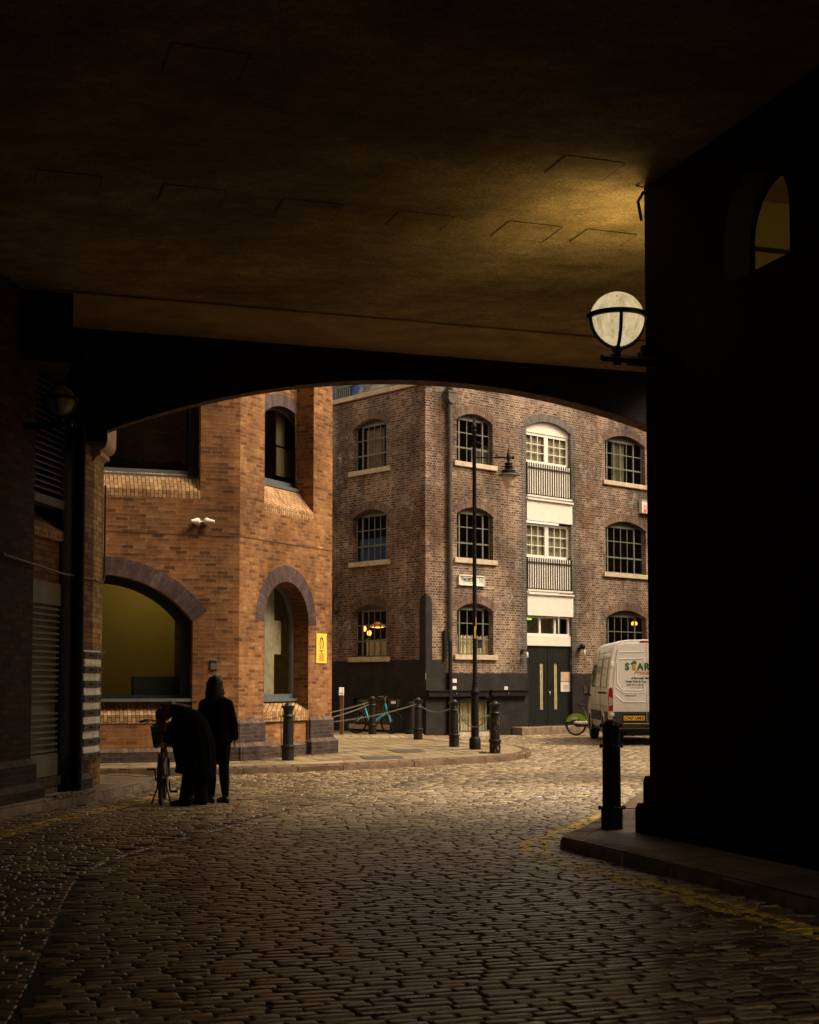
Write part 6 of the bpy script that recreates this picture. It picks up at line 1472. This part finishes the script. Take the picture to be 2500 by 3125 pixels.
def pav(name, P, kerb, mat, kmat, kw=.3, slabs=None):
    mb = MB(); mb.hprism(P, -.1, ZI-.004); struct(name, mb, mat)
    pts = [Vector(q) for q in kerb]; mb = MB()
    Ls = [0]; [Ls.append(Ls[-1]+(b-a).length) for a, b in zip(pts, pts[1:])]
    def pos_(s_):
        s_ = max(0, min(Ls[-1]-1e-4, s_)); i = max(j for j in range(len(Ls)-1) if Ls[j] <= s_); f_ = (s_-Ls[i])/(Ls[i+1]-Ls[i]); d = (pts[i+1]-pts[i]).normalized(); return pts[i].lerp(pts[i+1], f_), d
    ctr = sum((Vector(q) for q in P), Vector((0, 0)))/len(P)
    a, d = pos_(Ls[-1]*.5); nn = Vector((-d.y, d.x)); inside = 1
    # which side is the pavement on: test a point
    def inpoly(p, P):
        c = False; j = len(P)-1
        for i in range(len(P)):
            if (P[i][1] > p.y) != (P[j][1] > p.y) and p.x < (P[j][0]-P[i][0])*(p.y-P[i][1])/(P[j][1]-P[i][1])+P[i][0]: c = not c
            j = i
        return c
    inside = 1 if inpoly(a+nn*.2, P) else -1
    s_ = 0
    while s_ < Ls[-1]-.1:
        L = random.uniform(.75, 1.15); n_ = 4; jz = random.uniform(-.006, .006); jo = random.uniform(-.008, .008); rows = []
        for k_ in range(n_+1):
            q, d = pos_(s_+.006+(L-.012)*k_/n_); nn = Vector((-d.y, d.x))*inside; wv = random.uniform(-.005, .005)
            prof = [(-.02+jo, -.1), (-.012+jo+wv, ZI-.035), (.012+jo+wv, ZI-.004+jz), (.05+wv, ZI+.006+jz), (kw, ZI+.005+jz), (kw, -.1)]
            rows.append([mb.p((q.x+nn.x*o_, q.y+nn.y*o_, z_)) for o_, z_ in prof])
        for A, B in zip(rows, rows[1:]):
            for i in range(5): mb.f.append([A[i], A[i+1], B[i+1], B[i]])
        mb.f.append(rows[0]); mb.f.append(rows[-1]); s_ += L
    struct('kerb', mb, kmat, smooth=True)
    if slabs:
        mb = MB(); s_ = 0; w0, w1, mt = slabs
        while s_ < Ls[-1]-.1:
            L = random.uniform(.8, 1.5); q0, d0 = pos_(s_+.005); q1, d1 = pos_(s_+L-.005); n0_ = Vector((-d0.y, d0.x))*inside; n1_ = Vector((-d1.y, d1.x))*inside
            z_ = ZI+.004+random.uniform(-.001, .004)
            A = [(q0+n0_*w0), (q1+n1_*w0), (q1+n1_*w1), (q0+n0_*w1)]; mb.face([(p_.x, p_.y, z_) for p_ in A])
            for a_, b_ in zip(A, A[1:]+A[:1]): mb.face([(a_.x, a_.y, z_), (b_.x, b_.y, z_), (b_.x, b_.y, z_-.02), (a_.x, a_.y, z_-.02)])
            s_ += L
        struct('paving_slabs', mb, mt)
pav('pavement', PL, KL, 'slab', 'granite', .26)
pav('pavement', PI_, KI, 'block', 'granite_red', .16, (.17, .78, 'slab_edge'))
pav('pavement', PR, KRt, 'slab', 'granite', .22)
# row of long dark joints (dropped stones) near the bicycles, and a metal cover in the edge slabs
mb = MB()
for i in range(16):
    x = -2.9+i*.27; y0 = 38.3-.25*abs(i-6)*.2; mb.hprism([(x, y0), (x+.235, y0), (x+.10, y0+2.1), (x-.135, y0+2.1)], ZI-.05, ZI+.004+.002*(i % 2))
struct('paving_strip', mb, 'slab_edge')
q = [G(*p_, ZI+.01) for p_ in ((1100, 2309), (1222, 2306), (1236, 2315), (1120, 2319))]; c_ = sum(q, Vector())/4
mb = MB(); A = [mb.p(p_-c_) for p_ in q]; B = [mb.p(p_-c_-Vector((0, 0, .02))) for p_ in q]; mb.f += [A]+[[A[i], A[(i+1) % 4], B[(i+1) % 4], B[i]] for i in range(4)]
tag(obj('inspection_cover', mb, 'pipe', loc=c_), 'dark metal inspection cover set in the kerbside flags of the island', 'cover')
q = [G(*p_, ZI+.006) for p_ in ((1180, 2287), (1280, 2286), (1300, 2295), (1220, 2298))]; c_ = sum(q, Vector())/4
mb = MB(); A = [mb.p(p_-c_) for p_ in q]; B = [mb.p(p_-c_-Vector((0, 0, .012))) for p_ in q]; mb.f += [A]+[[A[i], A[(i+1) % 4], B[(i+1) % 4], B[i]] for i in range(4)]
tag(obj('inspection_cover', mb, 'pipe', loc=c_), 'brown rectangular cover in the mossy block paving of the island', 'cover')

GUT = np.array(smooth_poly([(1.05, 27.3), (.5, 25.2), (-.45, 21.4), (-1.4, 18.2), (-2.28, 15.1), (-2.7, 13.3), (-2.8, 12.0), (-2.6, 10.5), (-2.4, 9.4), (-2.0, 7.1), (-1.8, 5.5)], 5))
def pip(X, Y, P):
    c = np.zeros(X.shape, bool); j = len(P)-1
    for i in range(len(P)):
        yi, yj, xi, xj = P[i][1], P[j][1], P[i][0], P[j][0]
        if yi != yj: c ^= ((yi > Y) != (yj > Y)) & (X < (xj-xi)*(Y-yi)/(yj-yi)+xi)
        j = i
    return c
def dist_poly(X, Y, P):
    D = np.full(X.shape, 1e9)
    for (ax, ay), (bx, by) in zip(P, P[1:]):
        dx, dy = bx-ax, by-ay; t_ = np.clip(((X-ax)*dx+(Y-ay)*dy)/(dx*dx+dy*dy), 0, 1); D = np.minimum(D, np.hypot(X-ax-t_*dx, Y-ay-t_*dy))
    return D
GXs, GYs = GUT[::-1, 0], GUT[::-1, 1]
def zone(X, Y):
    left = X < np.interp(Y, GYs, GXs)
    z = np.zeros(X.shape, int); z[left] = 1; z[left & (Y > 20.3)] = 2; z[(Y > 30.5+.1*X)] = 3
    return z
rows_c = []
for zi, ang in ((0, 17), (1, 4), (2, -33), (3, 8)):
    ca, sa = math.cos(R(ang)), math.sin(R(ang)); rh = .09
    for j in range(-180, 560):
        w0 = j*rh; n_ = 250
        L = RNG.uniform(.14, .3, n_); c0 = -24+RNG.uniform(0, .3)+np.cumsum(L)-L/2
        wv = w0+.02*np.sin(c0*.7+j*.13)+.012*np.sin(c0*2.1+1.3)
        X = c0*ca-wv*sa; Y = c0*sa+wv*ca
        k_ = (Y > 5.6) & (Y < 48) & (np.abs(X) < .30*Y+.9)
        if not k_.any(): continue
        X, Y, L = X[k_], Y[k_], L[k_]; k_ = zone(X, Y) == zi
        if k_.any(): rows_c.append(np.stack([X[k_], Y[k_], L[k_], np.full(k_.sum(), rh), np.full(k_.sum(), R(ang))], 1))
S = np.concatenate(rows_c)
X, Y = S[:, 0], S[:, 1]
k_ = ~(pip(X, Y, PL) | pip(X, Y, PI_) | pip(X, Y, PR)) & (dist_poly(X, Y, GUT) > .095)
S = S[k_]
gs = []                                      # gutter stones set lengthways
D_ = np.hypot(np.diff(GUT[:, 0]), np.diff(GUT[:, 1])); cum = np.concatenate([[0], np.cumsum(D_)])
s_ = 0
while s_ < cum[-1]-.3:
    L = RNG.uniform(.1, .15); m = s_+L/2; x = np.interp(m, cum, GUT[:, 0]); y = np.interp(m, cum, GUT[:, 1]); x2 = np.interp(m+.1, cum, GUT[:, 0]); y2 = np.interp(m+.1, cum, GUT[:, 1]); a = math.atan2(y2-y, x2-x)
    gs.append((x, y, L, .11, a)); s_ += L
S = np.concatenate([S, np.array(gs)]); isg = np.zeros(len(S), bool); isg[-len(gs):] = True
def lanes(P, offs): 
    out = []
    P = [Vector(q) for q in P]
    for o_ in offs:
        q = []
        for i, p_ in enumerate(P):
            d = (P[min(i+1, len(P)-1)]-P[max(0, i-1)]).normalized(); q.append((p_.x-d.y*o_, p_.y+d.x*o_))
        out.append(q)
    return out
YL = lanes(smooth_poly([(-4.75, 12.5), (-4.52, 13.6), (-4.33, 14.8), (-4.11, 16.9), (-3.82, 18.3), (-3.56, 19.9), (-3.38, 20.9), (-3.32, 22.0), (-3.6, 23.2)]), (-.075, .075))
YR = lanes(smooth_poly([(3.9, 6.2), (2.62, 9.17), (2.17, 10.55), (1.86, 11.5), (1.45, 12.5), (1.22, 13.3), (1.25, 14.1), (1.55, 15.0), (2.4, 17.2), (3.35, 19.8), (4.2, 22)]), (-.09, .09))
V_, F_, PV, PF_ = [], [], [], []; off = offp = 0
def grid_setts(S, us, vs, isg):
    n_ = len(S); nu, nv = len(us), len(vs); U, V = np.meshgrid(us, vs, indexing='ij'); U, V = U.ravel(), V.ravel()
    e = np.maximum(np.abs(U) >= 1, np.abs(V) >= 1).astype(float); e2 = (np.maximum(np.abs(U)/us[-2], np.abs(V)/vs[-2]) >= .999).astype(float)
    gap = RNG.uniform(.004, .009, (n_, 1)); hl_ = S[:, 2:3]/2-gap; hw_ = S[:, 3:4]/2-gap*.8
    sk = RNG.uniform(-.06, .06, (n_, 1)); tp = RNG.uniform(-.08, .08, (n_, 1))
    lx = hl_*U*(1-.07*V**4)+sk*hw_*V; ly = hw_*V*(1-.12*U**4)*(1+tp*U)
    lx = lx+RNG.normal(0, .0025, lx.shape); ly = ly+RNG.normal(0, .002, ly.shape)
    tilt = RNG.normal(0, .013, (n_, 2)); h = RNG.normal(0, .0018, (n_, 1))
    dome = RNG.uniform(.0006, .0025, (n_, 1))
    z = h+tilt[:, :1]*lx+tilt[:, 1:]*ly-dome*(U**2*.6+V**2)-.0025*e2*(1-e)-.03*e+RNG.normal(0, .0007, lx.shape)
    z = z-np.where(isg, .008, 0)[:, None]
    ca, sa = np.cos(S[:, 4:5]), np.sin(S[:, 4:5]); X = S[:, :1]+lx*ca-ly*sa; Y = S[:, 1:2]+lx*sa+ly*ca
    z = z+.003*np.sin(X*.9+Y*.35)*np.sin(Y*.5+1)
    P = np.stack([X, Y, z], -1)
    f = np.array([[i*nv+j, (i+1)*nv+j, (i+1)*nv+j+1, i*nv+j+1] for i in range(nu-1) for j in range(nv-1)])
    FF_ = f[None]+(np.arange(n_)*nu*nv)[:, None, None]
    return P.reshape(-1, 3), FF_.reshape(-1, 4)
near = S[:, 1] < 22
painted = []
vs_all, fs_all, o_ = [], [], 0
for sel, us, vs in ((near, np.array([-1, -.95, -.82, 0, .82, .95, 1]), np.array([-1, -.88, -.62, 0, .62, .88, 1])), (~near, np.array([-1, -.85, .85, 1]), np.array([-1, -.7, .7, 1]))):
    P, Fq = grid_setts(S[sel], us, vs, isg[sel]); vs_all.append(P); fs_all.append(Fq+o_); o_ += len(P)
P = np.concatenate(vs_all); Fq = np.concatenate(fs_all)
C_ = P[Fq].mean(1); msk = np.zeros(len(Fq), bool)
for ln in YL+YR:
    ok = C_[:, 1] < 24
    dd = np.full(len(C_), 9.0); dd[ok] = dist_poly(C_[ok, 0], C_[ok, 1], ln); 
    msk |= (dd < .055) & (C_[:, 2] > -.035)
wear = (np.hypot(C_[:, 0]-1.3, C_[:, 1]-13.8) < 2.0) & (RNG.random(len(C_)) < .25); wear |= (C_[:, 0] < 0) & (RNG.random(len(C_)) < .45); msk &= ~wear
def np_mesh(name, P, Fq, mat, smooth):
    used = np.unique(Fq); mp = np.full(len(P), -1); mp[used] = np.arange(len(used)); P = P[used]; Fq = mp[Fq]
    me = bpy.data.meshes.new(name); me.vertices.add(len(P)); me.vertices.foreach_set('co', P.astype(np.float32).ravel())
    me.loops.add(Fq.size); me.loops.foreach_set('vertex_index', Fq.astype(np.int32).ravel()); me.polygons.add(len(Fq)); me.polygons.foreach_set('loop_start', np.arange(0, Fq.size, 4, dtype=np.int32))
    me.update(calc_edges=True); me.polygons.foreach_set('use_smooth', np.full(len(Fq), smooth)); me.materials.append(M[mat]); me.update()
    o = bpy.data.objects.new(name, me); COL.objects.link(o); return tag(o, kind='structure')
np_mesh('cobbled_road', P, Fq[~msk], 'sett', True)
np_mesh('yellow_lines', P, Fq[msk], 'paint', True)
mb = MB(); mb.face([(-30, -10, -.0135), (30, -10, -.0135), (30, 70, -.0135), (-30, 70, -.0135)]); struct('road_bed', mb, 'mud')
mb = MB(); mb.face([(-900, -900, -.12), (900, -900, -.12), (900, 900, -.12), (-900, 900, -.12)]); struct('ground', mb, 'ground')
# litter, leaves and moss
def blob(u, v, s_, lab, mat='litter'):
    p = G(u, v, .0); mb = MB()
    for i in range(5): mb.sphere((s_*.35*(i-2), random.uniform(-.02, .02), .012), s_*.3, 6, 4, (1, .8, .25))
    tag(obj('litter', mb, mat, loc=p, smooth=True), lab, 'litter')
blob(1652, 2268, .14, 'white scrap of paper lying on the cobbles near the entrance step')
blob(1727, 2268, .05, 'tiny pale scrap on the cobbles left of the van')
def scatter(name, n_, gen, mat, size, zz):
    mb = MB()
    for i in range(n_):
        x, y = gen(); a = random.random()*6.28; s_ = size*random.uniform(.5, 1.4); h = zz+random.random()*size*.5
        mb.face([(x, y, zz), (x+s_*math.cos(a), y+s_*math.sin(a), h), (x+s_*.7*math.cos(a+1.2), y+s_*.7*math.sin(a+1.2), zz+.002)])
    o = obj(name, mb, mat, recalc=False); return tag(o, kind='stuff')
def alongwall(fr, k0, k1, sp):
    def g():
        k_ = random.uniform(k0, k1); n_ = abs(random.gauss(0, sp))+.13; p = fr.O+fr.d*k_+fr.n*n_; return p.x, p.y
    return g
tag(scatter('leaf_litter', 700, alongwall(FW, kA+.1, kS1+.3, .16), 'leaf', .035, ZI+.003), 'dry brown leaf litter at the foot of the roller shutter', 'leaves')
tag(scatter('moss', 900, alongwall(FG, -.2, kG, .12), 'moss', .03, ZI+.003), 'moss and small weeds along the foot of the orange building', 'moss')

# ------------------------------------------------------------------ neighbouring blocks out of frame, added for what the windows mirror
mb = MB(); mb.box(19, 32, 10, 75, -.1, 15); tag(obj('neighbouring_building', mb, 'orange'), 'brick building closing the right side of the square, seen only in reflections', 'building')

mb = MB(); mb.box(-34, -22, 36, 66, -.1, 14.5); tag(obj('neighbouring_building', mb, 'dark'), 'dark building far to the left of the square, seen only in window reflections', 'building')

# ------------------------------------------------------------------ light
w = bpy.data.worlds.new('World'); sc.world = w; w.use_nodes = True; nt = w.node_tree; nt.nodes.clear()
SUN_EL, SUN_AZ = R(50), R(102)               # azimuth clockwise from +Y
sky = nt.nodes.new('ShaderNodeTexSky'); sky.sky_type = 'NISHITA'; sky.sun_disc = False; sky.sun_elevation = SUN_EL; sky.sun_rotation = SUN_AZ
sky.dust_density = 3; sky.air_density = 1.0
hs = nt.nodes.new('ShaderNodeHueSaturation'); hs.inputs['Saturation'].default_value = .12
tint = nt.nodes.new('ShaderNodeMix'); tint.data_type = 'RGBA'; tint.blend_type = 'MULTIPLY'; tint.inputs[0].default_value = 1; tint.inputs[7].default_value = (1, .84, .62, 1)
bg = nt.nodes.new('ShaderNodeBackground'); bg.inputs[1].default_value = .145; ou = nt.nodes.new('ShaderNodeOutputWorld')
nt.links.new(sky.outputs[0], hs.inputs['Color']); nt.links.new(hs.outputs[0], tint.inputs[6]); nt.links.new(tint.outputs[2], bg.inputs[0]); nt.links.new(bg.outputs[0], ou.inputs[0])
sl = bpy.data.lights.new('sun', 'SUN'); sl.energy = 1.8; sl.angle = R(25); sl.color = (1, .84, .62); so = bpy.data.objects.new('sun', sl); COL.objects.link(so)
sdv = Vector((math.sin(SUN_AZ)*math.cos(SUN_EL), math.cos(SUN_AZ)*math.cos(SUN_EL), math.sin(SUN_EL))); so.rotation_euler = sdv.to_track_quat('Z', 'Y').to_euler(); so.location = sdv*60
vs_ = sc.view_settings; vs_.view_transform = 'Standard'; vs_.look = 'None'; vs_.exposure = 1.35; vs_.gamma = 1; vs_.use_curve_mapping = False
sc.cycles.max_bounces = 6; sc.cycles.diffuse_bounces = 3; sc.cycles.glossy_bounces = 3; sc.cycles.transparent_max_bounces = 8; sc.cycles.use_denoising = True
sc.cycles.sample_clamp_indirect = 4
for o in list(bpy.data.objects):
    if o.name.startswith('text_curve') or o.name.startswith('tmp'): bpy.data.objects.remove(o)
